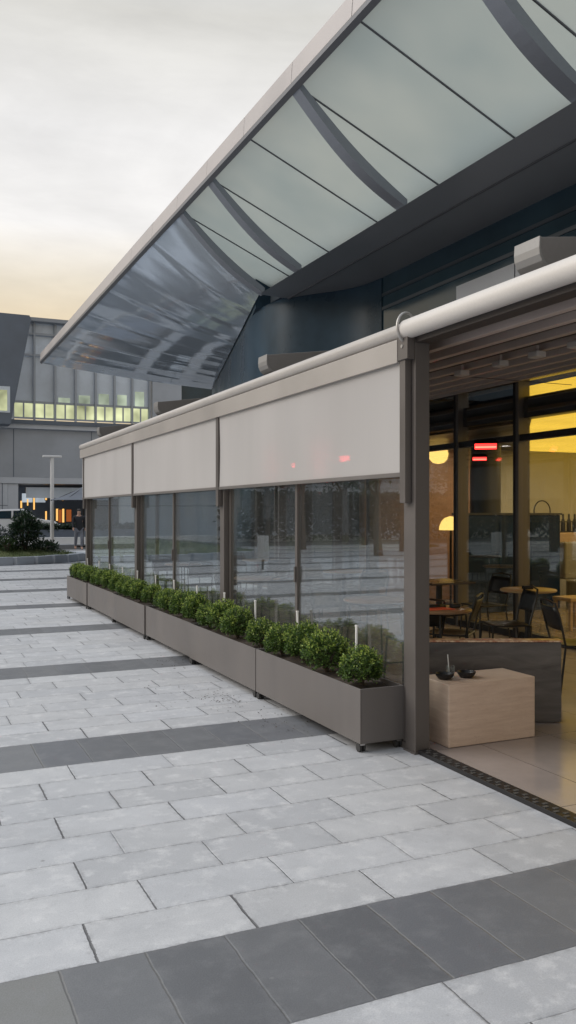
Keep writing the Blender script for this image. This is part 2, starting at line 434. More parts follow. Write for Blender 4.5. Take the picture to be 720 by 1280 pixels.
# ------------------------------------------------------------------ ground and sky setting
MB().grid(lambda a, b: (-400+800*a, -200+800*b, 0), 1, 1).build('ground', M['paving'])['kind'] = 'structure'
MB().grid(lambda a, b: (-60+120*a, 37+5.4*b, .004), 1, 1).build('road', M['asphalt'])['kind'] = 'structure'
MB().box(3.20, 7.02, .9, 16.3, -.05, .012).build('terrace_floor', M['terrace'])['kind'] = 'structure'
M['roomfloor'] = tiles('room_tiles', (.20, .155, .12), (.27, .215, .165), .9, .9, .22)
MB().box(7.02, 16.0, -2, 20, -.05, .010).build('room_floor', M['roomfloor'])['kind'] = 'structure'

# ------------------------------------------------------------------ pergola
PX = 3.083; PITCH = 3.7; PY = [1.11, 4.81, 8.51, 12.21, 15.91]
FAC = 7.1
perg = thing('pergola', 'long taupe pergola with half lowered grey screens, glass sides and a slatted roof', 'pergola', (3.1, 8.5, 0))
for y in PY:
    p = MB().box(PX, PX+.112, y, y+.12, 0, 2.76).build('post', M['bronze'], perg, bevel=.004)
    MB().box(PX-.012, PX+.124, y-.012, y+.132, .0, .012).build('base_plate', M['bronze'], p)
# screen guides, in front of the posts, ending a little below the lowered screens
for y in PY[1:]:
    g = MB().box(3.032, 3.080, y+.045, y+.115, 1.66, 2.755).build('screen_guide', M['bronze'], perg, bevel=.003)
    if y == PY[1]:
        MB().box(3.02, 3.0805, y+.0, y+.118, 2.61, 2.765).build('end_cap', M['bronze'], g, bevel=.004)
        MB().lathe((3.018, y+.06, 2.70), [(.012, -.004), (.012, .004)], 12, 'X').build('bolt', M['steel'], g)
M['roofunder'] = painted('brown_roof_fabric', (.042, .034, .032), .7, 0, .12, 2.)
# rolled tube on the gutter, running the whole length
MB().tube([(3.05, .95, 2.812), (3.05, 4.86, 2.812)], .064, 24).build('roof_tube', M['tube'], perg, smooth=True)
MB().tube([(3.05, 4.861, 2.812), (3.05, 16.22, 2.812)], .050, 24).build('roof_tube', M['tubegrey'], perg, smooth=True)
MB().tube([(3.05+.072*math.cos(a), 4.865, 2.825+.098*math.sin(a)) for a in [2*math.pi*k/28 for k in range(28)]], .0095, 8, closed=True).build('tube_ring', M['silver'], perg, smooth=True)
MB().prism([(3.015, 2.60), (3.075, 2.60), (3.075, 2.757), (3.02, 2.757), (3.015, 2.752)], 4.93, 16.22, 'Y').build('fascia', M['fascia'], perg, bevel=.003)
for y in (8.6, 12.3):
    pass
MB().prism([(3.085, 2.72), (3.20, 2.72), (3.20, 2.80), (3.085, 2.80)], .95, 16.2, 'Y').build('gutter', M['roofunder'], perg)
# sloping fabric roof with cross profiles on its underside
M['railnose'] = painted('rail_nose_paint', (.25, .245, .242), .42, .2, .08, 2.)
M['raildark'] = painted('rail_taupe', (.21, .20, .198), .45, .2, .08, 2.)
RX0, RZ0, RX1, RZ1 = 3.2, 2.735, FAC-.06, 3.275
sl = (RZ1-RZ0)/(RX1-RX0)
M['roofbar'] = painted('brown_roof_bar', (.42, .35, .32), .5, .0, .08, 2.)
def roof_fn(a, b):
    x = RX0+(RX1-RX0)*a
    return (x, .95+15.25*b, RZ0+sl*(x-RX0)+.05-.035*abs(math.sin(a*math.pi*7)))
roof = MB().grid(roof_fn, 108, 1).build('roof_fabric', M['roofunder'], perg, smooth=True, solid=.012)
for k in (.42, 1.15, 2, 3, 4, 5, 6, 7):
    x = RX0+(RX1-RX0)*k/7-.05; z = RZ0+sl*(x-RX0)
    MB().box(x-.030, x+.030, .96, 16.19, z-.036, z+.02).build('roof_bar', M['roofbar'], roof, bevel=.004)
for y in (3.79, 7.62, 11.45, 15.25):                        # guide rails on top with curved noses
    x0, x1 = 3.17, 7.0
    z = lambda x: 2.935+sl*(x-3.17)
    nose = [(x0, z(x0)+.165), (x0-.004, z(x0)+.12)]+[(x0+.11-.114*math.cos(t), z(x0)+.11-.11*math.sin(t)) for t in [R(q) for q in (15, 35, 55, 75, 90)]]
    poly = nose+[(x1, z(x1)), (x1, z(x1)+.16)]
    r_ = MB().prism(poly, y-.10, y+.10, 'Y').build('roof_rail', M['raildark'], perg, bevel=.004)
    outer = [(a-.014, b+(.004 if k == 0 else -.012)) for k, (a, b) in enumerate(nose)]
    MB().prism(nose+outer[::-1], y-.106, y+.106, 'Y').build('rail_nose', M['railnose'], r_, bevel=.003)
    MB().box(x0+.35, 6.9, y-.103, y-.1005, z(x0)+.10, z(x0)+.106).build('rail_groove', M['black'], r_)
    MB().box(3.24, 3.34, y-.03, y+.03, 2.79, 2.945).build('rail_bracket', M['black'], r_)
# threshold rail with drainage slots in the open bay, and bottom rails under the glass
th = MB().box(3.10, 3.198, 1.24, 4.80, 0, .028).build('threshold_rail', M['black'], perg, bevel=.002)
M['slotgrey'] = painted('slot_grey', (.09, .09, .09), .5, .3)
mb = MB()
for k in range(88):
    y = 1.27+k*.04
    mb.box(3.112+.03*(k % 2), 3.142+.03*(k % 2), y, y+.022, .0275, .0305)
mb.build('slot_grille', M['slotgrey'], th)
# the three glazed bays with lowered screens
for b in range(3):
    y0, y1 = PY[b+1]+.12, PY[b+2]
    ya = PY[b+1]+.125; yb = PY[b+2]+.04
    if b == 2: yb = 16.12
    s = MB().grid(lambda u, v: (3.048+.007*math.sin(2.6*math.pi*u+b)*math.sin(math.pi*v), ya-.01+(yb-ya+.01)*u, 1.865+.74*v), 40, 8).build('roller_screen', M['screen'], perg, smooth=True)
    MB().box(3.036, 3.060, ya-.008, yb-.002, 1.835, 1.866).build('bottom_bar', M['taupe'], s, bevel=.004)
    MB().box(3.09, 3.19, y0+.001, y1-.001, .0, .045).build('bottom_rail', M['bronze'], perg)
    ym = (y0+y1)/2+.0
    for (u0, u1, xx) in ((y0+.002, ym+.03, 3.115), (ym-.025, y1-.002, 3.155)):
        f = MB()
        f.box(xx-.016, xx+.016, u0, u0+.045, .046, 2.6).box(xx-.016, xx+.016, u1-.045, u1, .046, 2.6)
        f.box(xx-.016, xx+.016, u0+.045, u1-.045, .046, .10).box(xx-.016, xx+.016, u0+.045, u1-.045, 2.54, 2.6)
        fr = f.build('glass_panel', M['bronze'], perg, bevel=.002)
        MB().box(xx-.003, xx+.003, u0+.045, u1-.045, .10, 2.54).build('pane', M['glass'], fr)
        if xx < 3.13:
            MB().box(xx-.034, xx-.0165, u1-.032, u1-.012, .99, 1.13).build('handle', M['bronze'], fr, bevel=.003)
MB().box(PX+.115, 6.9, 15.95, 15.99, .0, .05).build('bottom_rail', M['bronze'], perg)
MB().box(PX+.115, 6.9, 15.965, 15.973, .05, 2.62).build('end_pane', M['glass'], perg)
for x in (4.4, 5.65, 6.88):
    MB().box(x, x+.06, 15.94, 16.0, .05, 2.7).build('end_mullion', M['bronze'], perg)

# ------------------------------------------------------------------ planters on casters + boxwood
def make_planter():
    t = thing('planter', 'x', 'planter', (0, 0, 0), 'planter boxes on casters')
    L, W, z0, z1, w = 1.838, .34, .060, .425, .012
    b = MB().box(0, w, 0, L, z0, z1).box(W-w, W, 0, L, z0, z1).box(w, W-w, 0, w, z0, z1).box(w, W-w, L-w, L, z0, z1).box(w, W-w, w, L-w, z0, z0+.015)
    b.build('trough', M['planter'], t, bevel=.0025)
    def soil(a, c):
        x, y = w+.001+(W-2*w-.002)*a, w+.001+(L-2*w-.002)*c
        return (x, y, .392+.022*noise.noise((x*9, y*9, 3)))
    MB().grid(soil, 10, 50).build('soil', M['soil'], t, smooth=True)
    for x in (.028, W-.028):
        for y in (.035, L-.035):
            c = MB().box(x-.018, x+.018, y-.02, y+.02, .046, .0595).build('caster', M['steel'], t)
            MB().lathe((x-.015, y+.006, .029), [(.015, -.009), (.029, -.008), (.029, .008), (.015, .009)], 18, 'X').build('wheel', M['rubber'], c, smooth=True)
            MB().lathe((x+.015, y+.006, .029), [(.015, -.009), (.029, -.008), (.029, .008), (.015, .009)], 18, 'X').build('wheel', M['rubber'], c, smooth=True)
    return t
pl = make_planter()
PLAB = ['long taupe planter box nearest the camera, its end face beside the open doorway post',
        'second taupe planter box from the open doorway end of the row',
        'third taupe planter box from the open doorway, starting at the second pergola post',
        'fourth taupe planter box from the open doorway, just before the third post',
        'fifth taupe planter box from the open doorway, next to last in the row',
        'taupe planter box at the far end of the row, farthest from the doorway']
PJ = [0, .0, .012, -.004, .010, -.006]
PLY = []
for k in range(6):
    p = pl if k == 0 else dup(pl)
    y = 4.975+k*1.853
    place(p, (2.76+PJ[k], y, 0), 0, PLAB[k]); PLY.append((2.76+PJ[k], y))

def leaf_mesh(mb, c, d, up, L, W):
    d = d.normalized(); s = d.cross(up)
    if s.length < 1e-4: s = d.orthogonal()
    s.normalize(); n = s.cross(d)
    i = len(mb.v); c = Vector(c)
    mb.v += [tuple(c), tuple(c+d*L*.5+s*W*.5+n*L*.08), tuple(c+d*L), tuple(c+d*L*.5-s*W*.5+n*L*.08)]
    mb.f.append((i, i+1, i+2, i+3))
def shrub_mesh(seed, rx, rz, nshoot, leafL):
    rnd = random.Random(seed); mb = MB(); st = MB(); nw = MB()
    cz = rz*.86
    for k in range(nshoot):
        u = rnd.uniform(-.55, 1); a = rnd.uniform(0, 2*math.pi); q = math.sqrt(max(0, 1-u*u))
        d = Vector((q*math.cos(a), q*math.sin(a), u))
        lump = 1+.15*noise.noise(d*2.1+Vector((seed*3.1, 0, 0)))+rnd.uniform(-.07, .07)
        tip = Vector((d.x*rx*lump, d.y*rx*lump, cz+d.z*rz*lump))
        root = Vector((d.x*rx*.25, d.y*rx*.25, cz*.5))
        for j in range(15):
            t = 1-.55*(j/15)**1.3
            p = root.lerp(tip, t)+Vector((rnd.gauss(0, .008), rnd.gauss(0, .008), rnd.gauss(0, .008)))
            ld = (d*.7+Vector((rnd.gauss(0, .7), rnd.gauss(0, .7), rnd.gauss(.35, .6)))).normalized()
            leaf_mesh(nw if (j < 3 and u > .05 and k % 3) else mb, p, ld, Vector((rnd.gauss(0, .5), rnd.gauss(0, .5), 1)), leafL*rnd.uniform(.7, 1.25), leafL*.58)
        if k % 5 == 0:
            st.tube([(0, 0, -.02), tuple(root*.6), tuple(root.lerp(tip, .8))], [.006, .004, .002], 5)
    return mb, st, nw
sh_proto = []
for sd, (rx, rz) in enumerate([(.142, .135), (.152, .145), (.135, .13), (.15, .135)]):
    t = thing('boxwood_shrub', 'x', 'shrub', (0, 0, 0), 'clipped boxwood shrubs in the planters')
    mb, st, nw = shrub_mesh(sd+5, rx*1.0, rz*1.06, 290, .021)
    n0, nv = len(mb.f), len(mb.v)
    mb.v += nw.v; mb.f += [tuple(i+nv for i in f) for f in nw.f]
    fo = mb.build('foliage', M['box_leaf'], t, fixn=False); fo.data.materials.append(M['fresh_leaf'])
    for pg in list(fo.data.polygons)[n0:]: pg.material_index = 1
    st.build('stems', M['bark'], t)
    sh_proto.append(t)
used = [False]*4
POFF = [.26, .80, 1.25, 1.62]
WHICHP = ['nearest planter', 'second planter from the doorway', 'third planter from the doorway', 'fourth planter from the doorway', 'fifth planter from the doorway', 'farthest planter']
WHICHS = ['first', 'second', 'third', 'fourth']
rr = random.Random(4)
for k, (px, py) in enumerate(PLY):
    for j in range(4):
        q = (k*3+j*1+(0 if k else 0)) % 4
        s = sh_proto[q] if not used[q] else dup(sh_proto[q]); used[q] = True
        off = POFF[j]+rr.uniform(-.05, .05) if k else POFF[j]
        sc = rr.uniform(.86, 1.12) if k else (1.0, 1.1, 1.12, .98)[j]
        place(s, (px+.165+rr.uniform(-.02, .02), py+off, .395), rr.uniform(0, 6.28))
        s.scale = (sc, sc, sc*rr.uniform(.95, 1.1))
        s['label'] = 'round boxwood, %s from the near end of the %s' % (WHICHS[j], WHICHP[k])
# white stakes in the soil
sk = thing('plant_stake', 'x', 'stake', (0, 0, 0), 'white stakes in the planters')
MB().prism([(-.004, -.02), (.004, -.02), (.006, .36), (-.006, .36)], -.010, .010, 'Y').build('blade', M['white'], sk)
MB().box(-.008, .008, -.013, .013, .36, .372).build('cap', M['white'], sk)
sy = [5.57, 6.58, 7.55, 8.42, 9.3, 10.2, 11.1, 12.05, 12.9, 13.8, 14.7, 15.6]
for k, y in enumerate(sy):
    o = sk if k == 0 else dup(sk)
    place(o, (3.055, y, .39), 0, 'thin white stake in the planter soil, %s counting from the open doorway' % (ORD+['eleventh', 'last'])[k])
    o.rotation_euler = (rr.uniform(-.06, .06), rr.uniform(-.05, .03), 0)

# dry leaves and grit swept against the planters
mb = MB(); rnd = random.Random(77)
for k in range(260):
    c = rnd.choice(((2.52, 6.9, .16), (2.3, 7.1, .3), (2.62, 8.7, .18), (2.6, 5.9, .25)))
    p = Vector((c[0]+rnd.gauss(0, c[2]*.7), c[1]+rnd.gauss(0, c[2]*1.3), .004))
    leaf_mesh(mb, p, Vector((rnd.gauss(0, 1), rnd.gauss(0, 1), rnd.uniform(0, .3))), Vector((rnd.gauss(0, .3), rnd.gauss(0, .3), 1)), rnd.uniform(.008, .026), rnd.uniform(.005, .014))
M['litter'] = foliage('dry_leaves', (.06, .055, .05), (.12, .11, .10), (.2, .19, .18))
tag(mb.build('leaf_litter', M['litter'], fixn=False), kind='stuff')

# ------------------------------------------------------------------ main building behind the pergola
bld = thing('glass_building', 'dark glass fronted building behind the pergola with a lit yellow interior', 'building', (FAC, 8, 0))
for y in [-1.3, -.06, 1.18, 2.42, 3.66, 4.90, 6.14, 7.38, 8.66, 9.95, 11.2, 12.45, 13.7, 14.95, 16.2, 17.45]:
    MB().box(FAC-.02, FAC+.16, y, y+.09, 0, 3.3).build('mullion', M['bronze'], bld, bevel=.003)
    MB().box(FAC-.026, FAC-.0205, y+.06, y+.10, 0, 3.3).build('mullion_cap', M['black'], bld)
MB().box(FAC+.0, FAC+.10, -2, 18.5, 2.50, 2.58).build('transom', M['black'], bld)
MB().box(FAC+.0, FAC+.10, -2, 18.5, 0, .09).build('sill', M['black'], bld)
MB().box(FAC+.045, FAC+.055, -2, 18.5, .09, 2.50).build('shop_glazing', M['facadeglass'], bld)
MB().box(FAC+.045, FAC+.055, -2, 18.5, 2.58, 3.3).build('fanlight_glazing', M['facadeglass'], bld)
MB().box(FAC+.07, FAC+1.2, -2, 18.5, 2.79, 3.055).build('floor_slab', M['slab'], bld)
MB().box(FAC-.03, FAC+.3, -2, 13.79, 3.30, 5.40).build('upper_glazing', M['darkglass'], bld)
for z in (4.86, 5.08):
    MB().box(FAC-.045, FAC-.031, -2, 12.2, z, z+.05).build('upper_transom', M['navyslate'], bld)
# grey parapet cladding over the pergola
MB().box(FAC-.12, FAC-.058, -2, 8.6, 3.4, 4.72).build('cladding_panel', M['greypanel'], bld)
MB().box(FAC-.12, FAC-.058, 8.62, 9.85, 3.4, 4.72).build('cladding_panel', M['greypanel'], bld)
# dark angled upper volume beyond the frosted canopy
crv = []
P0, P1, P2, P3 = Vector((7.05, 12.0)), Vector((7.05, 13.7)), Vector((5.45, 13.0)), Vector((6.3, 16.0))
for k in range(25):
    t = k/24
    p = P0*(1-t)**3+P1*3*t*(1-t)**2+P2*3*t*t*(1-t)+P3*t**3
    crv.append((p.x, p.y))
MB().prism(crv+[(10.3, 29.7), (16, 29.7), (16, 12.0)], 3.5, 5.383, 'Z').build('upper_volume', M['volumeglass'], bld, smooth=True)
MB().prism([(5.95, 14.7), (10.3, 29.7), (16, 29.7), (16, 14.7)], 5.384, 6.05, 'Z').build('upper_volume_top', M['volumeglass'], bld)
MB().box(7.4, 16, 18.6, 29.6, 0, 3.49).build('lower_volume', M['darkglass'], bld)
MB().box(16.0, 16.2, -2, 18.5, 0, 3.3).build('rear_wall', M['olive'], bld)
MB().box(10.2, 16.0, 13.0, 13.2, .012, 2.775).build('room_wall', M['olive'], bld)
MB().box(7.3, 10.2, 13.0, 13.2, .012, 2.775).build('wood_wall', M['brownwall'], bld)
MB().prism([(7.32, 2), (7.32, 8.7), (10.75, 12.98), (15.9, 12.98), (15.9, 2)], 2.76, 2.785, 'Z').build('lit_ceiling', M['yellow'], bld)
MB().prism([(7.32, 8.75), (7.32, 12.98), (10.7, 12.98)], 2.76, 2.785, 'Z').build('dark_ceiling', M['slab'], bld)
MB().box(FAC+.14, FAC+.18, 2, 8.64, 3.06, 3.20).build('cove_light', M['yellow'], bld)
MB().lathe((8.72, 11.5, .012), [(.25, 0), (.25, 2.745)], 28).build('round_column', M['charcoal'], bld, smooth=True)
MB().box(8.05, 16, -2, 18.5, 3.2, 3.29).build('upper_slab', M['slab'], bld)

# ------------------------------------------------------------------ canopy
cx0, cz0 = 4.2, 1.6+5.0
gx1, gz1 = 6.35, 1.6+4.085
can = thing('canopy', 'upswept canopy with frosted glass panels, curved ribs and a polished metal end', 'canopy', (5.5, 12, 0))
JX = 15.4
JY = [-1.6, -.05, 1.5, 3.05, 4.6, 6.15, 7.7, 9.2, 10.75, 12.3, 13.85]
for a, b in zip(JY, JY[1:]+[JX]):
    g = .012
    MB().grid(lambda u, v: (cx0+.02+(gx1-cx0-.02)*u, a+g+(b-a-2*g)*v, cz0+.06+(gz1-cz0)*u), 4, 4).build('glass_panel', M['frosted'], can)
for y in JY[1:]:
    MB().prism([(cx0+.02, cz0+.045), (gx1, gz1+.045), (gx1, gz1+.07), (cx0+.02, cz0+.07)], y-.008, y+.008, 'Y').build('joint_strip', M['lip'], can)
def rib(y, w=.19):
    mb = MB(); pts = []
    n = 16
    x1, z1 = 5.72, 1.6+3.80
    for k in range(n+1):
        t = k/n
        x = cx0+.02+(x1-cx0-.02)*t
        z = cz0-.01+(z1-cz0)*t
        z -= .14*math.sin(math.pi*t)          # bow below the chord
        pts.append((x, z))
    up = [(x, z+.10+.06*math.sin(math.pi*k/n)) for k, (x, z) in enumerate(pts)]
    mb.prism(pts+up[::-1], y-w/2, y+w/2, 'Y')
    return mb
for y in (-.05, 3.0, 6.1, 9.2, 12.3, 13.80):
    rib(y).build('rib', M['rib'], can)
for a, b in zip(JY[:-1]+[13.85+1.57*k for k in range(0, 10)], JY[1:]+[13.85+1.57*k for k in range(1, 11)]):
    MB().prism([(cx0-.03, cz0+.055), (cx0+.03, cz0+.02), (cx0+.03, cz0+.32), (cx0-.01, cz0+.32)], a+.006, b-.006, 'Y').build('fascia_panel', M['fasciagrey'], can, bevel=.004)
MB().prism([(cx0-.028, cz0-.0), (cx0+.032, cz0-.035), (cx0+.032, cz0+.019), (cx0-.028, cz0+.053)], -1.6, 29.55, 'Y').build('drip_edge', M['lip'], can)
MB().box(cx0+.031, cx0+.045, -1.6, 29.5, cz0+.09, cz0+.30).build('fascia_backing', M['slate'], can)
MB().box(6.25, 6.32, 13.80, 15.4, 5.50, 6.0).build('closing_plate', M['soffit'], can)
# boxed soffit between glass and facade
MB().prism([(5.65, 1.6+3.79), (6.2, 1.6+3.77), (7.12, 1.6+3.79), (7.4, 6.0), (6.3, 6.0), (6.25, 5.55)], -2, 13.79, 'Y').build('soffit', M['soffit'], can)
MB().box(6.19, 6.215, -2, 13.78, 1.6+3.755, 1.6+3.769).build('soffit_seam', M['lip'], can)
A, B, C_, D = Vector((4.22, 13.88, 6.60)), Vector((4.22, 29.6, 6.60)), Vector((10.25, 29.6, 6.07)), Vector((5.67, 13.83, 5.41))
def sof(u, v):
    p = (A.lerp(B, u)).lerp(D.lerp(C_, u), v)
    p.z -= .10*math.sin(math.pi*v)*(1-u*.5)-.006*abs(math.sin(math.pi*u*10))**.7
    return p
MB().grid(sof, 160, 24).build('polished_soffit', M['polished'], can, smooth=True)
MB().prism([(4.22, 6.92), (4.22, 6.96), (16, 6.7), (16, 6.66)], 15.45, 29.6, 'Y').build('metal_roof', M['slate'], can)
MB().prism([(4.23, 6.62), (10.3, 6.12), (10.3, 6.8), (4.23, 6.91)], 29.61, 29.65, 'Y').build('end_plate', M['fasciagrey'], can)

# ------------------------------------------------------------------ objects at the open bay
blk = MB().box(3.34, 4.07, 4.80, 5.16, .013, .44)
tag(blk.build('stone_block', M['travertine'], None, bevel=.006), 'pale travertine stone block standing just inside the open doorway', 'block')
def bowl(loc, label):
    t = thing('bowl', label, 'bowl', loc, 'black bowls on the stone block')
    MB().lathe(loc, [(.03, 0), (.045, .004), (.064, .03), (.066, .042), (.060, .042), (.042, .016), (.0, .012)], 28).build('vessel', M['black'], t, smooth=True)
    MB().lathe(loc, [(.046, .0205), (.048, .024), (.0, .024)], 20).build('sand', M['soil'], t, smooth=True)
    return t
bowl((3.425, 4.97, .441), 'black shallow bowl at the post end of the stone block')
bowl((3.60, 4.96, .441), 'black shallow bowl near the middle of the stone block')
cup = thing('drinking_glass', 'small clear glass with a pale straw between two black bowls', 'glass', (3.515, 5.03, .441))
MB().lathe((3.515, 5.03, .441), [(.026, 0), (.033, .075), (.031, .075), (.024, .006), (.0, .006)], 20).build('tumbler', M['glass'], cup, smooth=True)
MB().tube([(3.51, 5.035, .45), (3.485, 5.02, .60)], .0035, 8).build('straw', M['white'], cup, smooth=True)
lw = thing('low_wall', 'low dark marble wall with a copper top edge behind the stone block', 'low wall', (4.0, 5.3, 0))
dv = Vector((.912, -.41, 0)); c0 = Vector((3.52, 5.54, 0)); c1 = c0+dv*1.12
rotw = Matrix.Rotation(math.atan2(dv.y, dv.x), 3, 'Z')
lw_c = (c0+c1)/2
MB().obox((lw_c.x, lw_c.y, .318), (1.12, .10, .60), rotw).build('marble_slab', M['marble'], lw, bevel=.004)
MB().obox((lw_c.x, lw_c.y, .626), (1.14, .11, .014), rotw).build('top_edge', M['copper'], lw, bevel=.003)

# ------------------------------------------------------------------ tables, chairs
def round_table(r, top, leg, style):
    t = thing('bistro_table', 'x', 'table', (0, 0, 0), 'small tables under the pergola')
    if style != 'square':
        MB().lathe((0, 0, .725), [(r-.012, 0), (r, .006), (r, .02), (r-.008, .026)], 36).build('tabletop', top, t, smooth=True)
    else:
        MB().box(-r, r, -r, r, .725, .75).build('tabletop', top, t, bevel=.004)
    if style == 'legs':
        MB().tube([((r-.05)*math.cos(a), (r-.05)*math.sin(a), .712) for a in [2*math.pi*k/24 for k in range(24)]], .007, 6, closed=True).build('apron_ring', leg, t, smooth=True)
        for k in range(4):
            a = math.pi/4+k*math.pi/2
            MB().tube([((r-.05)*math.cos(a), (r-.05)*math.sin(a), .724), ((r+.0)*math.cos(a), (r+.0)*math.sin(a), 0)], .009, 8).build('leg', leg, t, smooth=True)
    else:
        MB().lathe((0, 0, 0), [(.21, 0), (.21, .012), (.05, .028), (.038, .04), (.038, .724)], 24).build('pedestal', leg, t, smooth=True)
    return t
def chair(mat):
    t = thing('bistro_chair', 'x', 'chair', (0, 0, 0), 'black metal chairs under the pergola')
    MB().grid(lambda a, b: ((a-.5)*.40, (b-.5)*.40, .45-.03*math.sin(math.pi*a)*math.sin(math.pi*b)), 8, 8).build('seat', mat, t, smooth=True, solid=.014)
    for sx in (-1, 1):
        MB().tube([(sx*.18, -.19, .45), (sx*.20, -.22, 0)], .010, 8).build('leg', mat, t, smooth=True)
        MB().tube([(sx*.18, .18, .45), (sx*.20, .24, 0)], .010, 8).build('leg', mat, t, smooth=True)
    MB().tube([(-.18, .18, .45), (-.2, .24, .70), (-.17, .27, .81), (0, .285, .83), (.17, .27, .81), (.2, .24, .70), (.18, .18, .45)], .010, 8).build('back_frame', mat, t, smooth=True)
    MB().grid(lambda a, b: ((a-.5)*.36, .20+.07*b+.02*math.sin(math.pi*a), .58+.2*b), 6, 4).build('backrest', mat, t, smooth=True, solid=.008)
    MB().tube([(-.19, -.2, .2), (.19, -.2, .2)], .007, 6).build('stretcher', mat, t, smooth=True)
    return t
tA = place(round_table(.30, M['wood_table'], M['black'], 'legs'), (4.24, 6.27, .012), .3, 'round wooden table with thin black legs and a painted orange card, behind the low marble wall')
glint = MB().box(4.05, 4.33, 6.12, 6.36, .7635, .767)  # flat orange sheet painting the heaters' reflection onto the tabletop
tag(glint.build('heater_glint', M['redglint']), 'bright orange red card imitating heater glow on the round wooden table', 'glint')
hold = MB().box(4.36, 4.44, 6.20, 6.26, .7635, .80)
tag(hold.build('card_holder', M['black'], bevel=.006), 'small black holder beside the painted orange card on the round wooden table', 'holder')
tB = place(round_table(.30, M['tan'], M['black'], 'pedestal'), (6.20, 7.42, .012), .1, 'round pale wood table on one thick black pedestal in front of the second mullion')
hold2 = MB().box(6.14, 6.24, 7.38, 7.46, .7635, .80)
tag(hold2.build('card_holder', M['black'], bevel=.006), 'small black holder on the round pale pedestal table', 'holder')
tC = place(round_table(.31, M['dark_top'], M['black'], 'square'), (5.95, 8.75, .012), 0, 'square dark table on a black pedestal behind the round wooden table')
cA = place(chair(M['black']), (5.60, 7.05, .012), -1.9, 'black metal chair pulled up beside the pale pedestal table')
def put_chair(x, y, rz, lab): return place(dup(cA), (x, y, .012), rz, lab)
put_chair(5.35, 5.75, 1.2, 'black metal chair cut off by the right edge of the picture')
put_chair(6.52, 8.62, -1.57, 'black metal chair against the glass front by the square dark table')
put_chair(4.72, 6.75, -2.4, 'black metal chair just behind the round wooden table')
tw = 'behind the %s glazed bay'
BAYS = ['nearest', 'middle', 'farthest']
for b, (yy) in enumerate((7.4, 10.4, 13.6)):
    for j, (x, dy) in enumerate(((4.15, -.2), (5.75, .45))):
        if b == 0 and j == 1: continue
        o = place(dup(tA if j == 0 else tB), (x, yy+dy, .012), .2*b, '%s table seen through the glass of the %s bay, %s' % (('thin legged wooden', 'pale pedestal')[j], BAYS[b], ('close to the glass', 'near the building')[j]))
        put_chair(x-.05, yy+dy+.62, .2, 'black chair beyond the %s table of the %s glazed bay' % (('thin legged', 'pedestal')[j], BAYS[b]))
        put_chair(x+.05, yy+dy-.62, math.pi-.15, 'black chair on the camera side of the %s table of the %s glazed bay' % (('thin legged', 'pedestal')[j], BAYS[b]))

# spot lights under the roof
sp = thing('spotlight', 'x', 'spotlight', (0, 0, 0), 'spotlights under the pergola roof')
M['lampshell'] = painted('lamp_shell', (.46, .43, .41), .5)
MB().box(-.05, .05, -.055, .055, -.05, .0).build('housing', M['lampshell'], sp, bevel=.008)
MB().box(-.012, .012, -.012, .012, 0, .05).build('bracket', M['roofbar'], sp)
for k, y in enumerate((5.07, 5.52, 5.99, 6.55)):
    o = sp if k == 0 else dup(sp)
    place(o, (4.70, y, 2.905), 0, 'small grey spotlight under the slatted roof, %s counting from the right' % ORD[k])
# heaters
def heater(loc, rz, ry, s, label, glow=True, stem=.35):
    t = thing('patio_heater', label, 'heater', (0, 0, 0), 'glowing red electric heaters')
    MB().prism([(-.17, 0), (.17, 0), (.17, .07), (.13, .10), (-.13, .10), (-.17, .07)], -.055, .055, 'Y').build('housing', M['black'], t, bevel=.004)
    e = MB().box(-.155, .155, -.046, .046, -.012, -.002).build('glowing_panel', M['red'] if glow is True else glow, t)
    if glow is True: MB().tube([(-.15, .0, -.022), (.15, .0, -.022)], .009, 8).build('element', M['redhot'], e)
    MB().tube([(0, 0, .10), (0, 0, .10+.02)], .011, 8).build('stem', M['black'], t)
    t.location = loc; t.rotation_euler = (ry, 0, rz); t.scale = (s, s, s)
    return t
heater((6.62, 8.72, 2.42), R(-37), R(-52), .86, 'glowing red heater at the head of the glass front, larger of the two')
heater((7.0, 9.35, 2.31), R(-37), R(-48), .58, 'smaller dimmer red heater just left of the larger glowing one', stem=1.1)
heater((3.28, 7.14, 2.03), R(-90), R(-80), .46, 'heater glowing faintly red through the grey screen, farther from the doorway', M['redsoft'], 1.3)
heater((3.28, 6.17, 2.035), R(-90), R(-80), .5, 'heater glowing red through the grey screen, nearer the doorway', M['redsoft'], 1.1)

# ------------------------------------------------------------------ interior of the cafe
g = thing('pendant_lamp', 'glowing yellow globe lamp hanging inside, upper one beside the bronze post', 'lamp', (8.62, 12.7, 1.9), 'warm globe lamps inside')
MB().lathe((8.62, 12.7, 2.62), [(.02, -.17), (.10, -.15), (.155, -.09), (.175, 0), (.155, .09), (.10, .15), (.02, .17)], 28).build('globe', M['globe'], g, smooth=True)
MB().lathe((8.62, 12.7, 2.27), [(.012, .18), (.012, .50)], 8).build('cord', M['black'], g)
g2 = thing('dome_lamp', 'glowing half dome lamp standing inside, lower one beside the bronze post', 'lamp', (8.60, 12.3, 0), 'warm globe lamps inside')
MB().lathe((8.60, 12.3, 1.29), [(.20, 0), (.195, .06), (.16, .15), (.10, .21), (.02, .235)], 28).build('lamp_shade', M['globe'], g2, smooth=True)
MB().lathe((8.60, 12.3, .012), [(.14, 0), (.14, .02), (.02, .03), (.02, 1.28)], 16).build('stand', M['black'], g2, smooth=True)
cab = thing('reflection_mass', 'dark blue cabinet standing behind the glass front', 'mass', (9, 11.5, 0))  # solid block in place of a dark reflection in the shop glass
MB().box(7.95, 9.85, 11.0, 11.3, .012, 1.55).build('carcass', M['navy'], cab, bevel=.01)
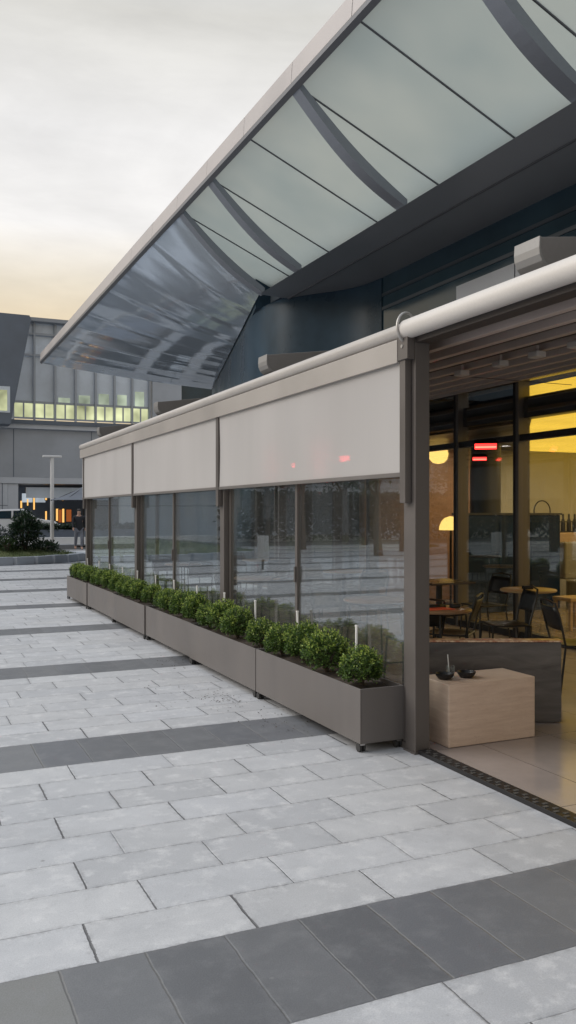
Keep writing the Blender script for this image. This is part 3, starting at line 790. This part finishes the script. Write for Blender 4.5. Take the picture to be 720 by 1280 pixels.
MB().box(7.93, 9.87, 10.98, 11.32, 1.552, 1.585).build('worktop', M['charcoal'], cab)
for k in range(3):
    MB().box(8.0+k*.62, 8.58+k*.62, 10.985, 10.998, .12, 1.45).build('door', M['navy'], cab, bevel=.004)
ctr = thing('kitchen_counter', 'long oak counter along the olive wall inside', 'counter', (11.5, 12, 0))
MB().box(10.0, 14.5, 12.1, 12.9, .012, .95).build('front', M['olive'], ctr)
MB().box(9.95, 14.55, 12.05, 12.95, .952, 1.22).build('worktop', M['tan'], ctr, bevel=.006)
rk = thing('bottle_rack', 'dark wire rack of bottles on the oak counter', 'rack', (11.4, 12.5, 1.222))
MB().box(11.05, 11.75, 12.38, 12.62, 1.222, 1.24).build('tray', M['black'], rk)
for k in range(5):
    x = 11.12+k*.14
    MB().lathe((x, 12.5, 1.242), [(.045, 0), (.045, .17), (.018, .24), (.018, .32)], 12).build('bottle', M['black'], rk, smooth=True)
MB().tube([(11.05, 12.38, 1.24), (11.05, 12.38, 1.42), (11.75, 12.38, 1.42), (11.75, 12.38, 1.24)], .01, 6).build('rail', M['black'], rk)
hp = thing('hoop_stand', 'thin dark ring ornament on the oak counter beside the bottle rack', 'ornament', (10.85, 12.6, 1.222))
MB().tube([(10.85+.19*math.cos(a), 12.6, 1.62+.19*math.sin(a)) for a in [2*math.pi*k/32 for k in range(32)]], .012, 6, closed=True).build('hoop', M['black'], hp, smooth=True)
MB().lathe((10.85, 12.6, 1.222), [(.10, 0), (.10, .02), (.015, .03), (.015, .21)], 16).build('foot', M['black'], hp)
mb = MB()
cs = thing('cup_stack', 'white cups stacked on the oak counter behind the bottle rack', 'cups', (12.2, 12.5, 1.222))
for q in range(4):
    MB().lathe((12.2, 12.5, 1.222+q*.07), [(.035, 0), (.05, .068), (.0, .069)], 16).build('cup', M['white'], cs, smooth=True)
mn = thing('menu_board', 'pale blank board standing on the oak counter inside', 'board', (12.9, 12.6, 1.222))
MB().box(12.6, 13.2, 12.58, 12.61, 1.24, 1.62).build('board', M['grey_fabric'], mn, bevel=.005)
MB().box(12.62, 13.18, 12.54, 12.66, 1.222, 1.239).build('foot', M['black'], mn)
sf = thing('banquette', 'grey upholstered banquette inside in front of the oak counter', 'bench', (10.9, 10.6, 0))
MB().box(10.0, 12.6, 10.5, 11.05, .012, .48).build('seat', M['grey_fabric'], sf, bevel=.03)
MB().box(10.0, 12.6, 11.05, 11.22, .482, 1.10).build('backrest', M['grey_fabric'], sf, bevel=.03)
tI = place(dup(tB), (9.0, 8.7, .012), 0, 'pale round table inside the building, seen through the glass at the right')
tI['group'] = 'small tables inside the building'
b2 = thing('low_stool', 'pale wooden stool inside by the glass front', 'stool', (8.3, 9.0, 0))
MB().box(8.1, 8.5, 8.85, 9.2, .40, .45).build('seat', M['tan'], b2, bevel=.006)
for x in (8.13, 8.47):
    for y in (8.88, 9.17): MB().box(x-.02, x+.02, y-.02, y+.02, .012, .399).build('leg', M['tan'], b2)
for k, (x, y) in enumerate(((9.6, 7.2), (11.6, 10.6), (9.2, 11.9), (12.6, 7.0))):  # added area lamps that whiten the yellow room light, no fixtures of their own
    a = bpy.data.lights.new('room_fill', 'AREA'); a.shape = 'DISK'; a.size = .5; a.energy = 20; a.color = (1, .93, .84)
    ao = bpy.data.objects.new('room_fill', a); COL.objects.link(ao); ao.location = (x, y, 2.72)
dl = MB().lathe((8.9, 10.3, 2.745), [(.10, 0), (.10, .014)], 20).build('fill_disc', M['coolwin'])  # disc added as a visible fixture to go with the fill lamps
tag(dl, 'small added round white downlight under the yellow ceiling', 'fill_disc')

# ------------------------------------------------------------------ far side: office building, kerb, mound, lamp, car, person
OY = 50.0
off = thing('office_building', 'two storey grey office building across the plaza with lit green tinted windows', 'building', (10, OY, 0))
def wz(y, d=49.5): return 1.6+(640-y)*d/1070.
# upper storey glazing between X 5.9 and 13.3
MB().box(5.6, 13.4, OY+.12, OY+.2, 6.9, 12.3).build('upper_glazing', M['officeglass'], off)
xs = [5.6, 6.75, 7.9, 9.05, 10.2, 11.3, 12.35, 13.4]
M['frame_grey'] = painted('window_frame_grey', (.34, .37, .415), .5, .2, .08, 1.)
for k, x in enumerate(xs):
    MB().box(x-.055, x+.055, OY-.1, OY+.1, 6.7, 12.3).build('pier', M['frame_grey'], off)
for k, (a, b) in enumerate(zip(xs[:-1], xs[1:])):
    f = MB().box(a+.07, b-.07, OY+.02, OY+.08, 7.75, 7.87).box(a+.07, b-.07, OY+.02, OY+.08, 6.85, 6.95).box((a+b)/2-.04, (a+b)/2+.04, OY+.02, OY+.08, 6.95, 7.75)
    w = f.build('window', M['frame_grey'], off)
    top = (7.7, 7.7, 8.15, 8.35, 8.5, 8.5, 8.75)[k]
    MB().box(a+.08, b-.08, OY+.085, OY+.11, 6.96, 7.74).build('pane', M['winlight'], w)
    if top > 8.: MB().box(a+.2, b-.3, OY+.085, OY+.11, 7.88, top).build('pane', M['winlight2'], w)
for z in (10.4, 11.6):
    MB().box(5.6, 13.4, OY-.06, OY+.0, z, z+.12).build('spandrel', M['frame_grey'], off)
MB().box(5.6, 13.5, OY-.5, OY+.3, 12.3, 12.5).build('roof_edge', M['greypanel'], off)
MB().box(-26, 26, OY-.6, OY+.3, 6.25, 6.68).build('floor_band', M['concrete'], off)
MB().box(5.4, 13.6, OY-.7, OY-.61, 6.5, 6.72).build('sill_band', M['slate'], off)
MB().box(-26, 26, OY-.3, OY+.3, 3.55, 6.24).build('beam_cladding', M['midgrey'], off)
MB().box(-26, 26, OY-.35, OY+.25, 3.2, 3.54).build('beam_soffit', M['concrete'], off)
for x in (5.6, 9.9, 14.2, 18.5):
    MB().box(x-.02, x+.02, OY-.315, OY-.301, 3.56, 6.23).build('panel_joint', M['slate'], off)
MB().box(-26, 5.29, OY-.28, OY+.25, .02, 3.19).build('ground_wall', M['concrete'], off)
MB().box(-26, 5.29, OY-.29, OY-.281, 1.95, 1.98).build('wall_joint', M['slate'], off)
MB().box(4.98, 5.02, OY-.293, OY-.291, .02, 3.19).build('wall_joint', M['slate'], off)
for x in (5.30, 11.6, 14.6, 17.5, 18.9, 21.5, 24.5):
    MB().box(x, x+.55 if x < 6 else x+.8, OY-.25, OY+.2, .02, 3.19).build('column', M['concrete'], off)
MB().box(5.30, 26, OY+8, OY+8.2, .02, 3.5).build('back_wall', M['slate'], off)
MB().box(5.30, 26, OY+.4, OY+8, 3.25, 3.5).build('arcade_ceiling', M['charcoal'], off)
for k, x in enumerate((6.7, 13.2, 15.0, 16.6, 19.8, 22.5)):
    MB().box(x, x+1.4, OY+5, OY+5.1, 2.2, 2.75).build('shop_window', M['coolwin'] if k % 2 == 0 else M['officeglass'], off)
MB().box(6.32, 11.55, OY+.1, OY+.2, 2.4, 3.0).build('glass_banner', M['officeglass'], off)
# right part: grey wall and dark glass
MB().box(13.52, 15.3, OY-.3, OY+.3, 6.69, 12.4).build('side_wall', M['midgrey'], off)
MB().box(15.31, 26, OY-.1, OY+.3, 6.69, 11.5).build('dark_wing', M['darkglass'], off)
# left dark leaning volume
MB().prism([(-26, 6.7), (5.25, 6.3), (5.35, 7.0), (6.3, 12.0), (6.2, 12.2), (-26, 12.35)], OY-2.2, OY-.75, 'Y').build('leaning_volume', M['slate'], off)
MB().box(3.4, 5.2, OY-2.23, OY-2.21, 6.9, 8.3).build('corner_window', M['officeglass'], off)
MB().box(4.3, 5.05, OY-2.25, OY-2.232, 7.0, 8.1).build('lit_pane', M['winlight'], off)
# illuminated shop signs in the arcade
def sign(px, y0, y1, w, d, mat, label):
    lat = (px-360)/1070*d; X = .912*lat+.41*d; Y = -.41*lat+.912*d
    z1, z0 = 1.6+(640-y0)*d/1070, 1.6+(640-y1)*d/1070
    t = thing('light_strip', label, 'sign', (X, Y, z0), 'lit strips in the arcade')
    w *= .75
    MB().box(X-w/2, X+w/2, Y, Y+.06, z0, z1).build('diffuser', mat, t)
    MB().box(X-w/2-.03, X+w/2+.03, Y+.061, Y+.10, z0-.03, z1+.03).build('backing', M['black'], t)
D_ = 53.
for px, y0, y1, w, mat, lab in (
    (26.5, 626, 635, .13, 'amber', 'short yellow light strip, leftmost under the office arcade'),
    (34.5, 624, 632, .10, 'amber', 'short yellow light strip, second from the left in the arcade'),
    (42.5, 620, 637, .12, 'amber', 'yellow light strip, third from the left in the arcade'),
    (57.5, 613, 625, .13, 'amber', 'upper yellow light strip just left of the lamp post'),
    (57.5, 639, 650, .12, 'amber', 'lower yellow light strip just left of the lamp post'),
    (71.5, 613, 625, .13, 'amber', 'upper yellow light strip just right of the lamp post'),
    (74.5, 614, 625, .20, 'orange', 'upper orange strip between two yellow ones right of the lamp post'),
    (78.5, 613, 626, .13, 'amber', 'upper yellow light strip, second right of the lamp post'),
    (71.5, 636, 651, .18, 'amber', 'lower yellow light strip just right of the lamp post'),
    (75.0, 637, 653, .24, 'orange', 'lower orange strip right of the lamp post'),
    (79.0, 636, 653, .15, 'amber', 'lower yellow light strip, second right of the lamp post'),
    (86.0, 637, 652, .40, 'orange', 'wide orange panel under the grey parasol'),
    (90.0, 612, 620, .28, 'orange', 'small orange round sign above the grey parasol')):
    sign(px, y0, y1, w, D_, M[mat], lab)
# kerb wall, dark planter and hedge
tag(MB().box(-20, 26, 43.4, 43.75, 0, .34).build('kerb_wall', M['white'], bevel=.01), 'long low white kerb wall across the plaza', 'kerb wall')
tag(MB().box(4.9, 26, 44.6, 45.2, 0, .70).build('trough_wall', M['slate'], bevel=.01), 'long dark grey wall below the clipped hedge', 'wall')
def leaves_box(name, x0, x1, y0, y1, z0, z1, n, L, mat, parent=None):
    mb = MB(); rnd = random.Random(3)
    for k in range(n):
        p = Vector((rnd.uniform(x0, x1), rnd.uniform(y0, y1), z0+(z1-z0)*rnd.random()**.6+rnd.gauss(0, .03)))
        leaf_mesh(mb, p, Vector((rnd.gauss(0, 1), rnd.gauss(0, 1), rnd.gauss(.4, .8))), Vector((rnd.gauss(0, .5), -.5, 1)), L*rnd.uniform(.7, 1.3), L*.7)
    return mb.build(name, mat, parent, fixn=False)
hd = leaves_box('hedge', 4.9, 26, 44.6, 45.2, .62, .90, 9000, .16, M['dark_leaf'])
tag(hd, 'long low clipped hedge on the dark wall in front of the offices', 'hedge')
# grass mound with stone edging
def mound(a, b):
    t = 2*math.pi*a; r = b
    x, y = .0+5.3*r*math.cos(t), 29.2+2.6*r*math.sin(t)
    return (x, y, .18+.50*(1-r*r)+.03*noise.noise((x, y, 0)))
mo = MB().grid(mound, 60, 12).build('grass_mound', M['grass'], smooth=True); tag(mo, kind='structure')
mb = MB(); rnd = random.Random(9)
for k in range(7000):
    t, r = rnd.uniform(0, 6.28), math.sqrt(rnd.random())
    x, y, z = mound(t/6.2832, r)
    leaf_mesh(mb, (x, y, z-.01), Vector((rnd.gauss(0, .35), rnd.gauss(0, .35), 1)), Vector((rnd.gauss(0, 1), rnd.gauss(0, 1), .1)), rnd.uniform(.05, .13), .018)
M['blade'] = foliage('grass_blades', (.04, .065, .02), (.075, .11, .03), (.15, .17, .07))
tag(mb.build('grass', M['blade'], fixn=False), kind='stuff')
ed = thing('stone_edging', 'curved grey stone edging around the grass mound', 'edging', (0, 29.2, 0))
for k in range(44):
    t0, t1 = 2*math.pi*k/44+.012, 2*math.pi*(k+1)/44-.012
    P = [(5.3*q*math.cos(t), 29.2+2.6*q*math.sin(t)) for t, q in ((t0, 1.0), (t1, 1.0), (t1, 1.07), (t0, 1.07))]
    MB().prism(P, 0, .23+.02*rnd.random(), 'Z').build('edging_stone', M['midgrey'], ed, bevel=.01)
def bush(name, loc, rx, rz, n, L, mat, label, parentgroup=None, seed=1):
    t = thing(name, label, 'bush', loc, 'bushes on the grass mound'); rnd = random.Random(seed); mb = MB(); st = MB()
    for k in range(n):
        u = rnd.uniform(-.8, 1); a = rnd.uniform(0, 6.28); q = math.sqrt(1-u*u); d = Vector((q*math.cos(a), q*math.sin(a), u))
        l = (1+.4*noise.noise(d*1.9+Vector((seed*5, 0, 0))))*rnd.uniform(.5, 1.05)
        p = Vector((loc[0]+d.x*rx*l, loc[1]+d.y*rx*l, loc[2]+rz+d.z*rz*l))
        leaf_mesh(mb, p, (d+Vector((rnd.gauss(0, .7), rnd.gauss(0, .7), rnd.gauss(.2, .6)))), Vector((rnd.gauss(0, .5), rnd.gauss(0, .5), 1)), L*rnd.uniform(.7, 1.4), L*.5)
    mb.build('foliage', mat, t, fixn=False)
    for k in range(6):
        a = k*1.05; st.tube([(loc[0], loc[1], loc[2]-.05), (loc[0]+.3*rx*math.cos(a), loc[1]+.3*rx*math.sin(a), loc[2]+rz), (loc[0]+.6*rx*math.cos(a), loc[1]+.6*rx*math.sin(a), loc[2]+1.5*rz)], [.03, .02, .008], 5)
    st.build('stems', M['bark'], t); return t
bush('bush', (3.55, 28.4, .25), .50, .68, 1800, .12, M['dark_leaf'], 'tall dark bush on the grass mound, tallest of the bushes', seed=3)
bush('bush', (2.35, 28.6, .3), .62, .50, 1500, .12, M['grey_leaf'], 'pale grey green bush at the left edge on the grass mound', seed=5)
bush('bush', (4.25, 28.9, .2), .45, .22, 700, .10, M['dark_leaf'], 'low dark spreading bush at the right tip of the grass mound', seed=8)
bush('bush', (2.95, 27.9, .3), .28, .25, 400, .10, M['tree_leaf'], 'small green bush in front of the pale one on the mound', seed=12)
# lamp post
def at(px, y_ground):
    d = 1712./(y_ground-640); lat = (px-360)/1070*d
    return .912*lat+.41*d, -.41*lat+.912*d
lx, ly = at(65, 683.5)
lp = thing('street_lamp', 'white T shaped lamp post beyond the grass mound', 'lamp post', (lx, ly, 0))
MB().lathe((lx, ly, 0), [(.16, 0), (.16, .05), (.09, .07), (.085, 4.1)], 16).build('pole', M['white'], lp, smooth=True)
MB().box(lx-.42, lx+.42, ly-.12, ly+.12, 4.10, 4.20).build('lamp_head', M['white'], lp, bevel=.02)
# parasol
ux, uy = at(104, 684)
pr = thing('parasol', 'dark grey parasol open beside the pergola end', 'parasol', (ux, uy, 0))
mb = MB()
N8 = 8
def pc(a, b):
    t = 2*math.pi*a
    rr_ = 1.5*b*(1-.05*abs(math.sin(4*t)))
    return (ux+rr_*math.cos(t), uy+rr_*math.sin(t), 2.75-.62*b-.06*math.sin(math.pi*b))
mb.grid(pc, 32, 6).build('canopy_cloth', M['parasol'], pr, solid=.01)
MB().lathe((ux, uy, 0), [(.3, 0), (.3, .08), (.03, .1), (.03, 2.78)], 12).build('pole', M['black'], pr)
for k in range(8):
    a = k*math.pi/4
    MB().tube([(ux, uy, 2.72), (ux+1.44*math.cos(a), uy+1.44*math.sin(a), 2.10)], .012, 6).build('rib', M['black'], pr)
# white car behind the bush
def car(loc, label):
    t = thing('parked_car', label, 'car', loc); t.scale = (1, 1, 1.14)
    x0, y0 = loc[0], loc[1]
    prof = [(-2.15, .35), (-2.2, .75), (-2.1, 1.0), (-1.55, 1.08), (-.95, 1.52), (.35, 1.55), (1.0, 1.12), (1.9, .98), (2.2, .78), (2.22, .38)]
    MB().prism([(x0+a, b) for a, b in prof], y0-.86, y0+.86, 'Y').build('body', M['carpaint'], t, bevel=.07)
    for s in (-1, 1):
        yy = y0+s*.864
        w = MB().prism([(x0-1.3, 1.1), (x0-.88, 1.44), (x0-.3, 1.46), (x0-.3, 1.1)], yy-.006, yy+.006, 'Y'); w.build('window', M['darkglass'], t)
        w = MB().prism([(x0-.2, 1.1), (x0-.2, 1.46), (x0+.3, 1.47), (x0+.8, 1.12)], yy-.006, yy+.006, 'Y'); w.build('window', M['darkglass'], t)
        for xx in (-1.35, 1.4):
            tyre = MB().lathe((x0+xx, y0+s*.78, .33), [(.2, -.11), (.32, -.11), (.33, 0), (.32, .11), (.2, .11)], 24, 'Y').build('wheel', M['rubber'], t, smooth=True)
            MB().lathe((x0+xx, y0+s*.80, .33), [(.19, -.09), (.19, .10)], 20, 'Y').build('rim', M['silver'], tyre)
        MB().box(x0+2.12, x0+2.24, y0+s*.62-.16, y0+s*.62+.16, .70, .84).build('headlight', M['coolwin'], t, bevel=.02)
    MB().obox((x0+.72, y0, 1.33), (.72, 1.35, .02), Matrix.Rotation(R(33.5), 3, 'Y')).build('windscreen', M['darkglass'], t)
    return t
carx = 7.55-2.2
car((carx, 46.7, 0), 'white car parked behind the hedge, half hidden by the dark bush')

# person walking past the pergola end
fx, fy = at(98.5, 687.5)
per = thing('person', 'person in a dark coat and pale trousers walking past the far pergola end', 'person', (fx, fy, 0))
def skin_body(name, verts, edges, radii, mat, parent, root=0):
    me = bpy.data.meshes.new(name); me.from_pydata(verts, edges, []); me.materials.append(mat)
    o = bpy.data.objects.new(name, me); COL.objects.link(o); o.parent = parent
    s = o.modifiers.new('skin', 'SKIN'); s.use_smooth_shade = True
    lay = me.skin_vertices[0].data if me.skin_vertices else None
    if lay is None:
        bm = bmesh.new(); bm.from_mesh(me); bm.verts.layers.skin.verify(); bm.to_mesh(me); bm.free(); lay = me.skin_vertices[0].data
    for k, r in enumerate(radii):
        lay[k].radius = (r, r) if not isinstance(r, tuple) else r
        lay[k].use_root = (k == root)
    sb = o.modifiers.new('sub', 'SUBSURF'); sb.levels = 1; sb.render_levels = 2
    return o
V = [(0, 0, .92), (0, 0, 1.12), (0, -.01, 1.34), (0, 0, 1.46), (0, -.02, 1.55), (0, -.03, 1.66),
     (.09, 0, .88), (.10, -.14, .50), (.10, -.10, .09), (.10, -.24, .04),
     (-.09, 0, .88), (-.10, .12, .50), (-.10, .26, .12), (-.10, .16, .04),
     (.19, 0, 1.38), (.25, .05, 1.12), (.26, -.06, .88), (.26, -.10, .80),
     (-.19, 0, 1.38), (-.25, -.06, 1.12), (-.26, -.18, .90), (-.26, -.22, .82)]
E = [(0, 1), (1, 2), (2, 3), (3, 4), (4, 5), (0, 6), (6, 7), (7, 8), (8, 9), (0, 10), (10, 11), (11, 12), (12, 13), (2, 14), (14, 15), (15, 16), (16, 17), (2, 18), (18, 19), (19, 20), (20, 21)]
Rr = [.13, .13, .15, .06, .07, .09, .085, .06, .045, .035, .085, .06, .045, .035, .06, .048, .036, .03, .06, .048, .036, .03]
skin_body('body', V, E, Rr, M['skin'], per)
skin_body('coat', [(0, 0, .72), (0, 0, 1.0), (0, 0, 1.2), (0, 0, 1.40), (.2, 0, 1.39), (.255, .05, 1.12), (.265, -.05, .90), (-.2, 0, 1.39), (-.255, -.06, 1.12), (-.265, -.17, .92)],
          [(0, 1), (1, 2), (2, 3), (3, 4), (4, 5), (5, 6), (3, 7), (7, 8), (8, 9)], [.18, .16, .165, .13, .075, .062, .05, .075, .062, .05], M['cloth'], per)
skin_body('trousers', [(0, 0, .90), (.09, 0, .84), (.10, -.14, .50), (.10, -.105, .12), (-.09, 0, .84), (-.10, .12, .50), (-.10, .25, .15)],
          [(0, 1), (1, 2), (2, 3), (0, 4), (4, 5), (5, 6)], [.14, .1, .075, .06, .1, .075, .06], M['denim'], per)
skin_body('hair', [(0, .015, 1.60), (0, .0, 1.68), (0, -.03, 1.72)], [(0, 1), (1, 2)], [.075, .095, .07], M['hair'], per)

# trees across the plaza (they stand left of the picture and show in the glass)
def tree_proto():
    t = thing('plaza_tree', 'x', 'tree', (0, 0, 0), 'plaza trees reflected in the glass'); rnd = random.Random(21)
    tr = MB(); tr.tube([(0, 0, 0), (.05, 0, 1.2), (0, .08, 2.4), (.1, .1, 4.4)], [.17, .13, .11, .05], 10)
    cl = []
    for k in range(13):
        a = k*2.4; z = 2.5+k*.3; L = rnd.uniform(1.1, 2.0)*(1-.03*k)
        e = Vector((L*math.cos(a), L*math.sin(a), z+L*.5)); tr.tube([(.03, .05, z-.4), tuple(e*.55+Vector((0, 0, z*.42))), tuple(e)], [.06, .04, .015], 6)
        cl.append((e, rnd.uniform(.6, 1.0))); cl.append((e*.6+Vector((0, 0, z*.45)), rnd.uniform(.5, .8)))
    tr.build('trunk', M['bark'], t, smooth=True)
    mb = MB()
    for c, r in cl:
        for k in range(150):
            d = Vector((rnd.gauss(0, 1), rnd.gauss(0, 1), rnd.gauss(0, 1))).normalized()*r*rnd.random()**.45
            leaf_mesh(mb, c+d, Vector((rnd.gauss(0, 1), rnd.gauss(0, 1), rnd.gauss(-.2, .7))), Vector((rnd.gauss(0, .5), rnd.gauss(0, .5), 1)), rnd.uniform(.14, .24), .1)
    mb.build('crown', M['tree_leaf'], t, fixn=False); return t
tp = tree_proto()
TR = [(-9.5, 27, 'nearest'), (-9.2, 33, 'second nearest'), (-12.5, 30, 'third nearest'), (-10.5, 40, 'fourth nearest'), (-14, 36, 'fifth nearest'), (-17.5, 33, 'sixth nearest'), (-15.5, 41, 'seventh nearest')]
for k, (x, y, w) in enumerate(TR):
    o = tp if k == 0 else dup(tp)
    place(o, (x, y, 0), k*1.3, 'leafy plaza tree left of the picture mirrored in the glass, %s of them' % w)
    s = 1+.08*((k*7) % 4); o.scale = (s, s, s)
hd2 = leaves_box('hedge', -30, -9, 41.8, 42.9, .0, 2.6, 16000, .26, M['dark_leaf'])
tag(hd2, 'tall dark hedge behind the plaza trees left of the picture', 'hedge')
sb = thing('sign_board', 'blank white board on a post in the plaza mirrored in the nearest glass', 'sign', (-2.8, 22, 0))
MB().box(-2.98, -2.62, 21.97, 22.03, .28, .95).build('board', M['white'], sb)
MB().box(-2.83, -2.77, 21.98, 22.02, 0, .279).build('post', M['black'], sb)

# ------------------------------------------------------------------ world: overcast evening sky over a Nishita sky
SUN_EL, SUN_AZ = R(32), R(-62)           # azimuth measured from +Y towards +X
w = bpy.data.worlds.new('World'); scene.world = w; w.use_nodes = True
nt = w.node_tree
for n in list(nt.nodes): nt.nodes.remove(n)
out = nt.nodes.new('ShaderNodeOutputWorld')
sky = nt.nodes.new('ShaderNodeTexSky'); sky.sky_type = 'NISHITA'; sky.sun_disc = False
sky.sun_elevation = SUN_EL; sky.sun_rotation = SUN_AZ; sky.dust_density = 3.; sky.air_density = 1.2
bg1 = nt.nodes.new('ShaderNodeBackground'); bg1.inputs[1].default_value = .08; nt.links.new(sky.outputs[0], bg1.inputs[0])
tc = nt.nodes.new('ShaderNodeTexCoord').outputs['Generated']
sep = nt.nodes.new('ShaderNodeSeparateXYZ'); nt.links.new(tc, sep.inputs[0])
el = sep.outputs[2]
cl1 = noise_(nt, scale_vec(nt, tc, (1.4, 1.4, 3.6)), 1.7, 6, .56, .5)
cl2 = noise_(nt, scale_vec(nt, tc, (1., 1., 4.)), 5.5, 5, .6, .4)
base = ramp_(nt, el, [(.0, (.74, .59, .38)), (.20, (.74, .60, .40)), (.25, (.75, .67, .54)), (.31, (.81, .79, .77)), (.40, (.80, .785, .77)), (.50, (.64, .625, .585)), (.62, (.66, .70, .75)), (1., (1.05, 1.15, 1.28))])
back = mapr(nt, sep.outputs[1], -.5, .35, .72, 1.)
k = math_(nt, 'ADD', mapr(nt, cl1, .3, .7, .87, 1.10), mapr(nt, cl2, .3, .7, -.06, .06))
colr = mixc(nt, 1., base, math_(nt, 'MULTIPLY', k, back), 'MULTIPLY')
bg2 = nt.nodes.new('ShaderNodeBackground'); bg2.inputs[1].default_value = 1.0; nt.links.new(colr, bg2.inputs[0])
mx = nt.nodes.new('ShaderNodeMixShader'); mx.inputs[0].default_value = .9
nt.links.new(bg1.outputs[0], mx.inputs[1]); nt.links.new(bg2.outputs[0], mx.inputs[2]); nt.links.new(mx.outputs[0], out.inputs[0])

sl_ = bpy.data.lights.new('sun', 'SUN'); sl_.energy = 1.5; sl_.angle = R(40); sl_.color = (1, .95, .88)
so = bpy.data.objects.new('sun', sl_); COL.objects.link(so)
dirv = Vector((math.sin(SUN_AZ)*math.cos(SUN_EL), math.cos(SUN_AZ)*math.cos(SUN_EL), math.sin(SUN_EL)))
so.rotation_euler = dirv.to_track_quat('Z', 'Y').to_euler(); so.location = (-20, 10, 30)

cam = bpy.data.cameras.new('camera'); co = bpy.data.objects.new('camera', cam); COL.objects.link(co)
co.location = (0, 0, H); co.rotation_euler = (R(90), 0, R(-24.2))
cam.sensor_fit = 'VERTICAL'; cam.sensor_height = 36; cam.lens = 36*1070/1280; cam.clip_end = 2000; cam.clip_start = .05
scene.camera = co
vs = scene.view_settings; vs.view_transform = 'Standard'; vs.look = 'None'; vs.exposure = .27; vs.gamma = 1; vs.use_curve_mapping = False
scene.render.engine = 'CYCLES'
scene.cycles.use_denoising = True
scene.cycles.max_bounces = 10; scene.cycles.transparent_max_bounces = 16
scene.cycles.sample_clamp_indirect = 6
